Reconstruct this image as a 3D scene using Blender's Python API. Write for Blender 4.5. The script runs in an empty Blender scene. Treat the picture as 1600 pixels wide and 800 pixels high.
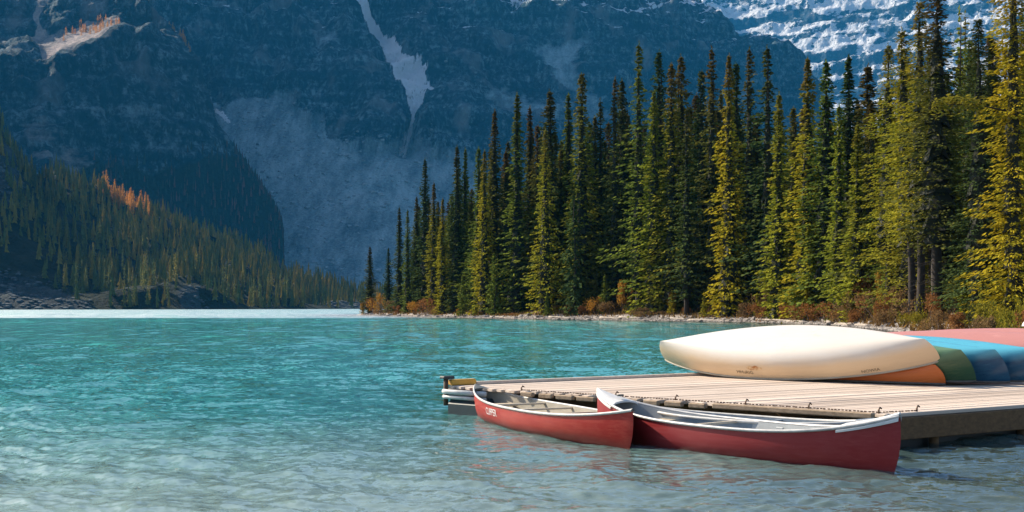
import bpy, bmesh, math, random
import numpy as np
from mathutils import Matrix, Vector

# ------------------------------------------------------------------ camera, sky, sun, exposure
F, CX, HY, HC = 1850.0, 800.0, 480.0, 1.5       # focal length and horizon in photo pixels, eye height above the lake
SUN_AZ, SUN_EL = 57.0, 36.0                     # degrees left of the view direction, above the horizon
HAZE = 0.000050                                 # density of the air per metre
sc = bpy.context.scene
cam_d = bpy.data.cameras.new('camera')
cam = bpy.data.objects.new('camera', cam_d)
sc.collection.objects.link(cam)
cam.location = (0, 0, HC)
cam.rotation_euler = (math.radians(90), 0, 0)
cam_d.sensor_width = 36.0
cam_d.lens = 36.0 * F / 1600.0
cam_d.shift_y = (HY - 400.0) / 1600.0
cam_d.clip_start = 0.1
cam_d.clip_end = 30000
sc.camera = cam

world = bpy.data.worlds.new('World')
sc.world = world
world.use_nodes = True
wn = world.node_tree
bg = wn.nodes['Background']
sky = wn.nodes.new('ShaderNodeTexSky')
sky.sky_type = 'NISHITA'
sky.sun_disc = False
sky.sun_elevation = math.radians(SUN_EL)
sky.sun_rotation = math.radians(-SUN_AZ)
sky.altitude = 1900
sky.air_density = 1.0
sky.dust_density = 6.0
sky.ozone_density = 1.0
wn.links.new(sky.outputs[0], bg.inputs[0])
bg.inputs[1].default_value = 0.115

sun_d = bpy.data.lights.new('sun', 'SUN')
sun_d.energy = 5.0
sun_d.angle = math.radians(0.53)
sun_d.color = (1.0, 0.88, 0.70)
sun = bpy.data.objects.new('sun', sun_d)
sc.collection.objects.link(sun)
_a, _e = math.radians(SUN_AZ), math.radians(SUN_EL)
SUN_DIR = Vector((-math.sin(_a) * math.cos(_e), math.cos(_a) * math.cos(_e), math.sin(_e)))
sun.rotation_euler = SUN_DIR.to_track_quat('Z', 'Y').to_euler()

sc.view_settings.view_transform = 'Standard'
sc.view_settings.look = 'None'
sc.view_settings.gamma = 1.0
sc.view_settings.use_curve_mapping = False
sc.view_settings.exposure = 0.90
sc.render.engine = 'CYCLES'
sc.cycles.use_denoising = True
sc.cycles.max_bounces = 6
sc.cycles.diffuse_bounces = 2
sc.cycles.glossy_bounces = 3
sc.cycles.transmission_bounces = 3
sc.cycles.transparent_max_bounces = 8
sc.cycles.volume_bounces = 0
sc.cycles.caustics_reflective = False
sc.cycles.caustics_refractive = False
sc.cycles.sample_clamp_indirect = 4.0

# ------------------------------------------------------------------ helpers
C = sc.collection
rng = np.random.default_rng(7)
random.seed(7)

def P(px, py, Y):
    """world point at depth Y that the photo shows at pixel px, py"""
    return ((px - CX) / F * Y, Y, HC - (py - HY) / F * Y)

def _hash(ix, iy, iz, seed):
    ix, iy, iz = (np.atleast_1d(v) for v in (ix, iy, iz))
    h = (ix.astype(np.int64) * 374761393 + iy.astype(np.int64) * 668265263 + iz.astype(np.int64) * 2147483647 + seed * 1274126177) & 0xffffffff
    h = ((h ^ (h >> 13)) * 1274126177) & 0xffffffff
    h = ((h ^ (h >> 16)) * 2246822519) & 0xffffffff
    return ((h ^ (h >> 15)) & 0xffff) / 32767.5 - 1.0

def vnoise(x, y, z=0.0, seed=0):
    x = np.asarray(x, float); y = np.asarray(y, float); z = np.asarray(z, float) + 0 * x
    ix, iy, iz = np.floor(x), np.floor(y), np.floor(z)
    fx, fy, fz = x - ix, y - iy, z - iz
    fx, fy, fz = (f * f * (3 - 2 * f) for f in (fx, fy, fz))
    r = 0
    for dx in (0, 1):
        for dy in (0, 1):
            for dz in (0, 1):
                r = r + _hash(ix + dx, iy + dy, iz + dz, seed) * (fx if dx else 1 - fx) * (fy if dy else 1 - fy) * (fz if dz else 1 - fz)
    return r

def fbm(x, y, z=0.0, octaves=4, seed=0, gain=0.5):
    r, a, s = 0, 1.0, 1.0
    for i in range(octaves):
        r = r + a * vnoise(np.asarray(x) * s, np.asarray(y) * s, np.asarray(z) * s, seed + i * 17)
        a *= gain; s *= 2.03
    return r

def smooth(a, b, x):
    t = np.clip((np.asarray(x, float) - a) / (b - a), 0, 1)
    return t * t * (3 - 2 * t)

def np_mesh(name, verts, faces, mats=(), smooth_shade=True, mat_index=None, attrs=None):
    """mesh datablock from arrays; faces is one (n,k) array"""
    verts = np.asarray(verts, np.float32).reshape(-1, 3)
    faces = np.asarray(faces, np.int32)
    n, k = faces.shape
    me = bpy.data.meshes.new(name)
    me.vertices.add(len(verts)); me.vertices.foreach_set('co', verts.ravel())
    me.loops.add(n * k); me.loops.foreach_set('vertex_index', faces.ravel())
    me.polygons.add(n)
    me.polygons.foreach_set('loop_start', np.arange(0, n * k, k, dtype=np.int32))
    try:
        me.polygons.foreach_set('loop_total', np.full(n, k, np.int32))
    except Exception:
        pass
    me.polygons.foreach_set('use_smooth', np.full(n, smooth_shade, bool))
    for m in mats:
        me.materials.append(m)
    if mat_index is not None:
        me.polygons.foreach_set('material_index', np.asarray(mat_index, np.int32))
    for an, av in (attrs or {}).items():
        at = me.attributes.new(an, 'FLOAT', 'POINT')
        at.data.foreach_set('value', np.asarray(av, np.float32).ravel())
    me.update(calc_edges=True)
    return me

def link(name, me, parent=None, label=None, cat=None, group=None, kind=None, loc=None, rot=None, scale=None):
    o = bpy.data.objects.new(name, me)
    C.objects.link(o)
    if parent is not None:
        o.parent = parent
    if label: o['label'] = label
    if cat: o['category'] = cat
    if group: o['group'] = group
    if kind: o['kind'] = kind
    if loc is not None: o.location = loc
    if rot is not None: o.rotation_euler = rot
    if scale is not None: o.scale = scale
    return o

def grid_faces(nu, nv, close_u=False):
    """nu columns by nv rows, index = row*nu+col"""
    cols = np.arange(nu if close_u else nu - 1)
    i = (np.arange(nv - 1)[:, None] * nu + cols[None, :])
    j = (np.arange(nv - 1)[:, None] * nu + ((cols + 1) % nu)[None, :])
    return np.stack([i, j, j + nu, i + nu], -1).reshape(-1, 4)

def box_arrays(sx, sy, sz, bevel=0.0):
    """box centred on the origin with a chamfer along its edges"""
    bm = bmesh.new()
    bmesh.ops.create_cube(bm, size=1.0)
    for v in bm.verts:
        v.co = Vector((v.co.x * sx, v.co.y * sy, v.co.z * sz))
    if bevel > 0:
        bmesh.ops.bevel(bm, geom=list(bm.edges), offset=bevel, segments=1, affect='EDGES')
    return bm

def bm_mesh(name, bm, mat, smooth_shade=False):
    me = bpy.data.meshes.new(name)
    bm.to_mesh(me); bm.free()
    if mat: me.materials.append(mat)
    if smooth_shade:
        for p in me.polygons: p.use_smooth = True
    return me

def tube(points, radii, n=8, cap=True):
    """vertices and quads/tris of a tube along points (lists)"""
    pts = [Vector(p) for p in points]
    verts, faces = [], []
    up0 = Vector((0, 0, 1))
    for i, p in enumerate(pts):
        d = (pts[min(i + 1, len(pts) - 1)] - pts[max(i - 1, 0)]).normalized()
        up = up0 if abs(d.z) < 0.9 else Vector((1, 0, 0))
        a = d.cross(up).normalized(); b = a.cross(d).normalized()
        r = radii[i] if hasattr(radii, '__len__') else radii
        for k in range(n):
            t = 2 * math.pi * k / n
            verts.append(tuple(p + a * (r * math.cos(t)) + b * (r * math.sin(t))))
    for i in range(len(pts) - 1):
        for k in range(n):
            k2 = (k + 1) % n
            faces.append((i * n + k, i * n + k2, (i + 1) * n + k2, (i + 1) * n + k))
    if cap:
        faces.append(tuple(range(n - 1, -1, -1)))
        faces.append(tuple((len(pts) - 1) * n + k for k in range(n)))
    return verts, faces

def py_mesh(name, verts, faces, mat=None, smooth_shade=False):
    me = bpy.data.meshes.new(name)
    me.from_pydata([tuple(v) for v in verts], [], [tuple(f) for f in faces])
    if mat: me.materials.append(mat)
    if smooth_shade:
        for p in me.polygons: p.use_smooth = True
    me.update()
    return me

class NT:
    """small helper for building a material's nodes"""
    def __init__(self, name):
        self.mat = bpy.data.materials.new(name)
        self.mat.use_nodes = True
        self.t = self.mat.node_tree
        self.bsdf = self.t.nodes['Principled BSDF']
        self.out = self.t.nodes['Material Output']
    def n(self, kind, ins=None, **props):
        nd = self.t.nodes.new(kind)
        for k, v in props.items():
            setattr(nd, k, v)
        for k, v in (ins or {}).items():
            if isinstance(v, bpy.types.NodeSocket):
                self.t.links.new(v, nd.inputs[k])
            else:
                nd.inputs[k].default_value = v
        return nd
    def l(self, a, b):
        self.t.links.new(a, b)
    def coord(self, which='Object'):
        return self.n('ShaderNodeTexCoord').outputs[which]
    def noise(self, vec, scale, detail=4.0, rough=0.55, out='Fac', dist=0.0):
        return self.n('ShaderNodeTexNoise', {'Vector': vec, 'Scale': scale, 'Detail': detail, 'Roughness': rough, 'Distortion': dist}).outputs[out]
    def ramp(self, fac, stops):
        r = self.n('ShaderNodeValToRGB', {'Fac': fac})
        el = r.color_ramp.elements
        while len(el) < len(stops): el.new(0.5)
        for e, (p, c) in zip(el, stops):
            e.position = p
            e.color = (c, c, c, 1) if isinstance(c, (int, float)) else (*c, 1)
        return r.outputs[0]
    def mix(self, fac, a, b, blend='MIX'):
        m = self.n('ShaderNodeMix', data_type='RGBA', blend_type=blend)
        for key, v in ((0, fac), (6, a), (7, b)):
            if isinstance(v, bpy.types.NodeSocket): self.l(v, m.inputs[key])
            elif key == 0: m.inputs[0].default_value = v
            else: m.inputs[key].default_value = (*v, 1)
        return m.outputs[2]
    def math(self, op, a, b=0.0, clamp=False):
        m = self.n('ShaderNodeMath', operation=op, use_clamp=clamp)
        for k, v in ((0, a), (1, b)):
            if isinstance(v, bpy.types.NodeSocket): self.l(v, m.inputs[k])
            else: m.inputs[k].default_value = v
        return m.outputs[0]
    def mapping(self, vec, scale=(1, 1, 1), rot=(0, 0, 0)):
        return self.n('ShaderNodeMapping', {'Vector': vec, 'Scale': scale, 'Rotation': rot}).outputs[0]
    def attr(self, name):
        return self.n('ShaderNodeAttribute', attribute_name=name).outputs['Fac']
    def bump(self, height, strength, dist):
        b = self.n('ShaderNodeBump', {'Height': height, 'Strength': strength, 'Distance': dist})
        return b.outputs[0]
    def done(self, color=None, rough=None, normal=None, **extra):
        for key, v in (('Base Color', color), ('Roughness', rough), ('Normal', normal)):
            if v is None: continue
            if isinstance(v, bpy.types.NodeSocket): self.l(v, self.bsdf.inputs[key])
            elif key == 'Base Color': self.bsdf.inputs[key].default_value = (*v, 1)
            else: self.bsdf.inputs[key].default_value = v
        for k, v in extra.items():
            self.bsdf.inputs[k.replace('_', ' ')].default_value = v
        return self.mat

def poly_dist(px, py, pts):
    """distance from arrays of points to a polyline, with the parameter along it (in point numbers)"""
    best = np.full(np.shape(px), 1e9); par = np.zeros(np.shape(px))
    for i in range(len(pts) - 1):
        ax, ay = pts[i][:2]; bx, by = pts[i + 1][:2]
        dx, dy = bx - ax, by - ay
        t = np.clip(((px - ax) * dx + (py - ay) * dy) / (dx * dx + dy * dy + 1e-9), 0, 1)
        d = np.hypot(px - ax - t * dx, py - ay - t * dy)
        m = d < best
        best = np.where(m, d, best); par = np.where(m, i + t, par)
    return best, par

def in_poly(px, py, pts):
    inside = np.zeros(np.shape(px), bool)
    n = len(pts)
    for i in range(n):
        x1, y1 = pts[i][:2]; x2, y2 = pts[(i + 1) % n][:2]
        c = ((y1 > py) != (y2 > py)) & (px < (x2 - x1) * (py - y1) / ((y2 - y1) + 1e-12) + x1)
        inside ^= c
    return inside

def soft_poly(px, py, pts, w):
    """1 inside, 0 outside, soft over w"""
    d, _ = poly_dist(px, py, list(pts) + [pts[0]])
    s = np.where(in_poly(px, py, pts), d, -d)
    return smooth(-w, w, s)
# ------------------------------------------------------------------ materials of the setting
def rock_material(name, dark, light, scree, snow_from=None, snow_bias=0.0, forest=False, bands=False):
    m = NT(name)
    co = m.coord('Object')
    streak = m.noise(m.mapping(co, (0.035, 0.035, 0.008)), 1.0, 6, 0.62)
    strata = m.noise(m.mapping(co, (0.004, 0.004, 0.06), (0.05, 0.10, 0)), 1.0, 5, 0.6)
    fine = m.noise(co, 0.09, 8, 0.68)
    f = m.math('ADD', m.math('MULTIPLY', streak, 0.4), m.math('MULTIPLY', strata, 0.6))
    f = m.math('ADD', m.math('MULTIPLY', f, 0.6), m.math('MULTIPLY', fine, 0.4))
    grit = m.noise(m.mapping(co, (0.09, 0.09, 0.045)), 1.0, 8, 0.78)
    f = m.math('ADD', f, m.math('MULTIPLY', m.math('SUBTRACT', grit, 0.5), 0.85))
    col = m.mix(m.ramp(f, [(0.46, 0.0), (0.55, 0.2), (0.68, 1.0)]), dark, light)
    warm = m.ramp(m.noise(m.mapping(co, (0.012, 0.012, 0.006)), 1.0, 4, 0.6), [(0.55, 0.0), (0.7, 1.0)])
    col = m.mix(m.math('MULTIPLY', warm, 0.55), col, (light[0] * 1.35, light[1] * 0.95, light[2] * 0.85))
    sc_n = m.noise(m.mapping(co, (0.02, 0.02, 0.05)), 1.0, 7, 0.7)
    scree_f = m.math('ADD', m.attr('scree'), m.math('MULTIPLY', m.math('SUBTRACT', sc_n, 0.5), 0.9))
    scree_f = m.ramp(scree_f, [(0.38, 0.0), (0.62, 1.0)])
    run = m.noise(m.mapping(co, (0.03, 0.008, 0.008), (0, 0, 0.3)), 1.0, 6, 0.7)
    scree_c = m.mix(m.ramp(m.math('ADD', m.math('MULTIPLY', run, 0.6), m.math('MULTIPLY', m.noise(co, 0.2, 6, 0.8), 0.4)), [(0.40, 0.0), (0.60, 1.0)]), (scree[0] * 0.36, scree[1] * 0.45, scree[2] * 0.50), (scree[0] * 1.45, scree[1] * 1.38, scree[2] * 1.34))
    col = m.mix(scree_f, col, scree_c)
    if forest:
        ff = m.ramp(m.math('ADD', m.attr('forest'), m.math('MULTIPLY', m.math('SUBTRACT', m.noise(co, 0.03, 6, 0.7), 0.5), 0.8)), [(0.42, 0.0), (0.58, 1.0)])
        col = m.mix(ff, col, m.mix(m.noise(co, 0.12, 3), (0.010, 0.018, 0.012), (0.03, 0.045, 0.022)))
    if snow_from is not None:
        nz = m.n('ShaderNodeSeparateXYZ', {0: m.n('ShaderNodeNewGeometry').outputs['Normal']}).outputs['Z']
        sn = m.noise(m.mapping(co, (0.02, 0.02, 0.03)), 1.0, 8, 0.68)
        s = m.math('ADD', nz, m.math('MULTIPLY', m.math('SUBTRACT', sn, 0.5), 1.5))
        if bands:
            warp = m.n('ShaderNodeVectorMath', {0: co, 1: m.n('ShaderNodeVectorMath', {0: m.noise(co, 0.006, 3, 0.5, 'Color'), 1: (0, 0, 60)}, operation='MULTIPLY').outputs[0]}, operation='ADD').outputs[0]
            bd = m.noise(m.mapping(warp, (0.0022, 0.0022, 0.021), (0.0, 0.17, 0)), 1.0, 3, 0.5)
            fl = m.noise(m.mapping(co, (0.016, 0.016, 0.022)), 1.0, 9, 0.72)
            ch = m.noise(m.mapping(co, (0.02, 0.02, 0.003)), 1.0, 4, 0.6)
            s = m.math('ADD', m.math('MULTIPLY', nz, 0.45), m.math('MULTIPLY', m.math('SUBTRACT', bd, 0.5), 2.6))
            s = m.math('ADD', s, m.math('MULTIPLY', m.math('SUBTRACT', fl, 0.5), 2.3))
            s = m.math('ADD', s, m.math('MULTIPLY', m.math('SUBTRACT', ch, 0.5), 0.8))
            s = m.math('ADD', s, 0.37)
        z = m.n('ShaderNodeSeparateXYZ', {0: co}).outputs['Z']
        hgt = m.n('ShaderNodeMapRange', {'Value': z, 'From Min': snow_from[0], 'From Max': snow_from[1], 'To Min': -0.6, 'To Max': snow_bias}).outputs[0]
        s = m.math('ADD', s, hgt)
        s = m.ramp(s, [(0.60, 0.0), (0.66, 1.0)])
        co_s = m.noise(m.mapping(co, (0.11, 0.05, 0.022), (0, 0.35, 0)), 1.0, 7, 0.72)
        cs = m.ramp(m.math('ADD', m.attr('snow'), m.math('MULTIPLY', m.math('SUBTRACT', co_s, 0.5), 1.7)), [(0.52, 0.0), (0.58, 1.0)])
        s = m.math('MAXIMUM', s, cs)
        col = m.mix(s, col, (0.82, 0.83, 0.86))
    bmp = m.bump(m.math('ADD', fine, m.math('MULTIPLY', streak, 1.5)), 1.0, 22.0)
    return m.done(col, 0.92, bmp, Specular_IOR_Level=0.15)

M_MAIN = rock_material('rock_wall', (0.012, 0.048, 0.070), (0.255, 0.370, 0.410), (0.290, 0.395, 0.430), snow_from=(560, 800), snow_bias=-0.06)
M_TOWER = rock_material('rock_tower', (0.010, 0.040, 0.058), (0.240, 0.320, 0.350), (0.40, 0.34, 0.32), forest=True)
M_SNOW = rock_material('rock_snow_peak', (0.030, 0.070, 0.11), (0.14, 0.18, 0.22), (0.2, 0.2, 0.2), snow_from=(-400, 300), snow_bias=0.05, bands=True)
M_HILL = rock_material('hillside_ground', (0.012, 0.024, 0.027), (0.055, 0.075, 0.078), (0.050, 0.068, 0.074), forest=True)

# ------------------------------------------------------------------ mountains: patches of control rows (photo pixel, pixel, depth in metres)
def patch(rows, nu, nv, blur=2):
    R = np.array([[P(*p) for p in r] for r in rows])            # rows x cols x 3
    PX = np.array([[p[:2] for p in r] for r in rows], float)
    def resample(A, n, axis):
        A = np.moveaxis(A, axis, 0)
        k = A.shape[0]
        # spread samples by mean chord length
        ch = np.linalg.norm(np.diff(R, axis=axis), axis=-1).mean(axis=1 - axis)
        s = np.concatenate([[0], np.cumsum(ch)]); s /= s[-1]
        t = np.linspace(0, 1, n)
        i = np.clip(np.searchsorted(s, t, side='right') - 1, 0, k - 2)
        f = (t - s[i]) / (s[i + 1] - s[i])
        f = f.reshape((-1,) + (1,) * (A.ndim - 1))
        out = A[i] * (1 - f) + A[i + 1] * f
        return np.moveaxis(out, 0, axis)
    RP = np.repeat(np.arange(len(rows), dtype=float)[:, None, None], R.shape[1], 1)
    A = np.concatenate([R, PX, RP], -1)
    A = resample(A, nu, 1)
    R2 = R; R = A[..., :3]
    # rows
    A = resample_rows(A, nv)
    for _ in range(blur):
        B = A.copy()
        B[1:-1] = (A[:-2] + 2 * A[1:-1] + A[2:]) / 4
        A = B.copy()
        B[:, 1:-1] = (A[:, :-2] + 2 * A[:, 1:-1] + A[:, 2:]) / 4
        A = B
    global ROWPAR
    ROWPAR = A[..., 5].copy()
    return A[..., :3].copy(), A[..., 3], A[..., 4]

def resample_rows(A, n):
    ch = np.linalg.norm(np.diff(A[..., :3], axis=0), axis=-1).mean(axis=1)
    s = np.concatenate([[0], np.cumsum(ch)]); s /= s[-1]
    t = np.linspace(0, 1, n)
    i = np.clip(np.searchsorted(s, t, side='right') - 1, 0, len(s) - 2)
    f = ((t - s[i]) / (s[i + 1] - s[i]))[:, None, None]
    return A[i] * (1 - f) + A[i + 1] * f

def normals(V):
    du = np.gradient(V, axis=1); dv = np.gradient(V, axis=0)
    n = np.cross(du, dv)
    n /= np.linalg.norm(n, axis=-1, keepdims=True) + 1e-9
    flip = np.where(n[..., 1] > 0, -1, 1)[..., None]       # face the lake
    return n * flip

def mountain(name, rows, nu, nv, disp, mat, masks, label, blur=2):
    V, px, py = patch(rows, nu, nv, blur)
    N = normals(V)
    V = V + N * disp(V, px, py)[..., None]
    at = {k: f(V, px, py) for k, f in masks.items()}
    me = np_mesh(name, V, grid_faces(nu, nv), [mat], True, attrs=at)
    o = link(name, me, kind='structure', label=label)
    return o, V, px, py

# ---- the far snowy peak, its face turned to the sun
def disp_snow(V, px, py):
    x, y, z = V[..., 0], V[..., 1], V[..., 2]
    q = z - 0.16 * x + 22 * fbm(x / 260, y / 260, z / 260, 3, 5)
    q = q / 74.0
    fr = q - np.floor(q)
    step = smooth(0.0, 0.62, fr) - fr                       # ledge and cliff
    amp = 30 * (0.75 + 0.5 * vnoise(x / 300, np.floor(q) * 3.1, 0, 9))
    rid = 1 - np.abs(vnoise(x / 210 + 0.3 * vnoise(x / 60, z / 60, 0, 3), z / 700, 0, 11))
    rid2 = 1 - np.abs(vnoise(x / 48 + 0.4 * vnoise(x / 40, z / 40, 0, 4), z / 130, 0, 13))
    return -step * amp + (rid - 0.6) * 42 + (rid2 - 0.6) * 10 + 9 * fbm(x / 34, y / 34, z / 34, 5, 21, 0.62)

snow_rows = [
    [(850, 470, 5000), (1150, 470, 4750), (1400, 460, 4450), (1650, 460, 4100), (1950, 460, 3700)],
    [(850, 280, 5260), (1150, 270, 5010), (1400, 250, 4710), (1650, 250, 4360), (1950, 250, 3960)],
    [(850, 120, 5560), (1150, 120, 5310), (1400, 90, 5010), (1650, 90, 4660), (1950, 100, 4260)],
    [(850, 10, 5860), (1150, 0, 5610), (1400, -40, 5310), (1650, -40, 4960), (1950, -30, 4560)],
    [(850, -60, 6200), (1150, -70, 5950), (1400, -90, 5650), (1650, -95, 5300), (1950, -80, 4900)],
    [(850, 200, 6950), (1150, 200, 6700), (1400, 200, 6400), (1650, 200, 6050), (1950, 200, 5650)],
]
mountain('snow_mountain', snow_rows, 470, 290, disp_snow, M_SNOW, {'scree': lambda V, x, y: 0 * x, 'snow': lambda V, x, y: 0 * x},
         'snow banded rock peak catching the sun behind the spruces', 3)

# ---- the great shaded wall with scree and the snow filled gully
GULLY = [(556, -40, 9), (563, 0, 8), (577, 18, 9), (605, 57, 14), (614, 81, 13), (627, 105, 23), (640, 126, 30), (648, 146, 33), (646, 166, 17), (643, 181, 6), (643, 198, 4), (636, 209, 7), (632, 224, 7)]
SCREE = [[(318, 150), (345, 172), (430, 148), (470, 172), (500, 196), (545, 225), (590, 246), (618, 228), (640, 205), (660, 215), (700, 248), (760, 300), (900, 480), (300, 480), (440, 420)],
         [(700, 130), (760, 140), (840, 150), (900, 190), (860, 190), (760, 160)],
         [(830, 70), (900, 60), (935, 75), (900, 110), (960, 190), (930, 200), (880, 150), (840, 110)],
         [(500, 72), (525, 60), (548, 66), (530, 84), (495, 92)]]
OUTCROP = [[(480, 168), (500, 152), (560, 150), (605, 160), (632, 182), (622, 205), (585, 240), (560, 222), (520, 205)],
           [(558, 226), (590, 219), (606, 232), (596, 246), (575, 242)],
           [(640, 226), (660, 224), (682, 243), (676, 252), (655, 246)]]

def gully_mask(px, py):
    d, par = poly_dist(px, py, GULLY)
    w = np.interp(par, np.arange(len(GULLY)), [g[2] for g in GULLY])
    return d, w

def scree_mask(V, px, py):
    jx = px + 11 * fbm(px / 34, py / 34, 0, 6, 3, 0.62); jy = py + 11 * fbm(px / 34, py / 34, 0, 6, 4, 0.62)
    s = np.zeros(px.shape)
    for k, p in enumerate(SCREE):
        s = np.maximum(s, soft_poly(jx, jy, p, 9 if k == 0 else 16) * (1.0 if k == 0 else 0.62))
    for p in OUTCROP:
        s = s * (1 - soft_poly(jx, jy, p, 6))
    return s

def disp_wall(V, px, py):
    x, y, z = V[..., 0], V[..., 1], V[..., 2]
    sm = scree_mask(V, px, py)
    wob = 0.35 * fbm(x / 120, y / 120, z / 120, 3, 8)
    rid = 1 - np.abs(vnoise(x / 230 + wob, z / 900, y / 900, 31))
    rid2 = 1 - np.abs(vnoise(x / 75 + wob, z / 330, y / 400, 33))
    q = (z + 0.10 * x) / 88 + 0.3 * fbm(x / 200, z / 200, 0, 3, 35)
    fr = q - np.floor(q)
    step = smooth(0.0, 0.5, fr) - fr
    rock = 95 * (rid - 0.55) + 38 * (rid2 - 0.55) - 30 * step + 18 * fbm(x / 60, y / 60, z / 60, 5, 37, 0.6)
    soft = 5 * fbm(x / 200, y / 200, z / 500, 3, 41) + 1.6 * fbm(x / 30, y / 30, z / 90, 3, 43)
    d, w = gully_mask(px, py)
    carve = -34 * np.exp(-(d / (w + 12)) ** 2)
    return rock * (1 - sm) + soft * sm + carve

def wall_snow(V, px, py):
    d, w = gully_mask(px + 3 * vnoise(px / 9, py / 14, 0, 51), py)
    g = smooth(1.25, 0.55, d / w)
    p2 = soft_poly(px, py, [(322, 152), (332, 166), (352, 180), (366, 195), (356, 194), (338, 178)], 2.5)
    p3 = soft_poly(px, py, [(795, -10), (862, -10), (830, 25), (800, 28)], 10) * 0.62
    p4 = soft_poly(px, py, [(828, 18), (860, 12), (888, 32), (850, 24)], 4) * 0.8
    p5 = soft_poly(px, py, [(925, -12), (1030, -12), (1010, 4), (960, 4)], 5) * 0.66
    p6 = soft_poly(px, py, [(985, 32), (1035, 18), (1028, 26), (990, 36)], 3) * 0.75
    g = g * np.interp(py, [150, 185, 230], [0.82, 0.66, 0.60])
    return np.clip(np.maximum.reduce([g, p2, p3, p4, p5, p6]), 0, 1) * 0.97

wall_rows = [  # unseen left end built high to throw its shade on the scree
    [(-700, 478, 2300), (100, 478, 2100), (300, 478, 1950), (440, 478, 1850), (560, 478, 1850), (700, 478, 1950), (850, 478, 2150), (1000, 478, 2300), (1150, 478, 2450), (1290, 478, 2550), (1292, 478, 3200)],
    [(-700, 330, 2500), (100, 330, 2350), (300, 330, 2220), (440, 330, 2180), (570, 330, 2180), (700, 330, 2260), (850, 330, 2420), (1000, 330, 2560), (1150, 330, 2680), (1277, 330, 2780), (1280, 330, 3300)],
    [(-700, 230, 2640), (100, 230, 2520), (300, 230, 2420), (440, 225, 2400), (590, 230, 2420), (700, 230, 2480), (850, 230, 2580), (1000, 230, 2690), (1150, 230, 2790), (1266, 230, 2880), (1262, 232, 3350)],
    [(-700, 140, 2740), (100, 140, 2660), (310, 145, 2600), (440, 145, 2590), (620, 150, 2600), (720, 150, 2620), (860, 150, 2710), (1000, 150, 2790), (1150, 150, 2880), (1257, 150, 2950), (1250, 156, 3400)],
    [(-700, 60, 2820), (100, 60, 2760), (310, 70, 2720), (440, 70, 2710), (600, 70, 2720), (710, 80, 2740), (850, 85, 2800), (1000, 95, 2860), (1140, 100, 2920), (1246, 101, 2980), (1225, 112, 3450)],
    [(-700, 0, 2880), (100, 20, 2830), (310, 30, 2790), (440, 30, 2780), (590, 30, 2790), (700, 40, 2810), (830, 45, 2860), (960, 55, 2910), (1080, 62, 2960), (1192, 64, 3010), (1180, 80, 3500)],
    [(-700, -100, 2930), (80, -70, 2870), (290, -40, 2830), (425, -10, 2840), (570, -10, 2850), (680, 0, 2870), (800, 5, 2910), (910, 15, 2950), (1010, 25, 3000), (1120, 38, 3060), (1110, 60, 3550)],
    [(-700, -210, 2980), (60, -190, 2920), (270, -130, 2890), (410, -60, 2920), (550, -60, 2930), (650, -50, 2950), (760, -45, 2980), (870, -30, 3020), (970, -10, 3060), (1074, 20, 3120), (1060, 60, 3600)],
    [(-700, -460, 3100), (40, -440, 3060), (230, -340, 3060), (390, -160, 3090), (530, -95, 3100), (630, -85, 3120), (730, -80, 3150), (830, -75, 3180), (920, -65, 3210), (1035, -50, 3250), (1030, 20, 3700)],
    [(-700, 200, 4200), (40, 200, 4200), (280, 200, 4200), (400, 200, 4200), (530, 200, 4200), (630, 200, 4200), (730, 200, 4200), (830, 200, 4200), (920, 200, 4200), (1030, 200, 4200), (1030, 250, 4200)],
]
_w, WV, WPX, WPY = mountain('mountain_wall', wall_rows, 640, 380, disp_wall, M_MAIN, {'scree': scree_mask, 'snow': wall_snow},
         'shaded blue rock wall with scree fans and a snow filled gully', 3)
WROW = ROWPAR

# ---- the dark rock tower on the left, forested at its foot, with a sunlit ledge
LEDGE = [(52, -20), (75, -20), (62, 40), (72, 58), (110, 50), (185, 28), (188, 45), (150, 70), (110, 84), (66, 92), (54, 66)]
def tower_forest(V, px, py):
    d = np.interp(px, [-100, 60, 150, 250, 340, 400, 440], [420, 290, 250, 270, 240, 245, 300])
    return smooth(-25, 35, py - d) * smooth(60, 130, px + 0.3 * (py - 200))
def ledge_slope(px, py): return soft_poly(px, py, LEDGE, 10)
def disp_tower(V, px, py):
    x, y, z = V[..., 0], V[..., 1], V[..., 2]
    wob = 0.3 * fbm(x / 90, y / 90, z / 90, 3, 61)
    rid = 1 - np.abs(vnoise(x / 130 + wob, z / 700, y / 300, 63))
    rid2 = 1 - np.abs(vnoise(x / 42 + wob, z / 230, y / 120, 65))
    f = tower_forest(V, px, py)
    led = soft_poly(px, py, LEDGE, 10)
    rock = 40 * (rid - 0.55) + 20 * (rid2 - 0.55) + 9 * fbm(x / 32, y / 32, z / 32, 5, 67, 0.6)
    soft = 12 * fbm(x / 110, y / 110, z / 200, 4, 69)
    edge = smooth(0, 60, np.interp(py, [-60, 20, 90, 185, 345, 430], [190, 250, 305, 335, 438, 450]) - px)
    return (rock * (1 - f) * (1 - 0.7 * led) + soft * f) * (0.25 + 0.75 * edge)
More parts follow.
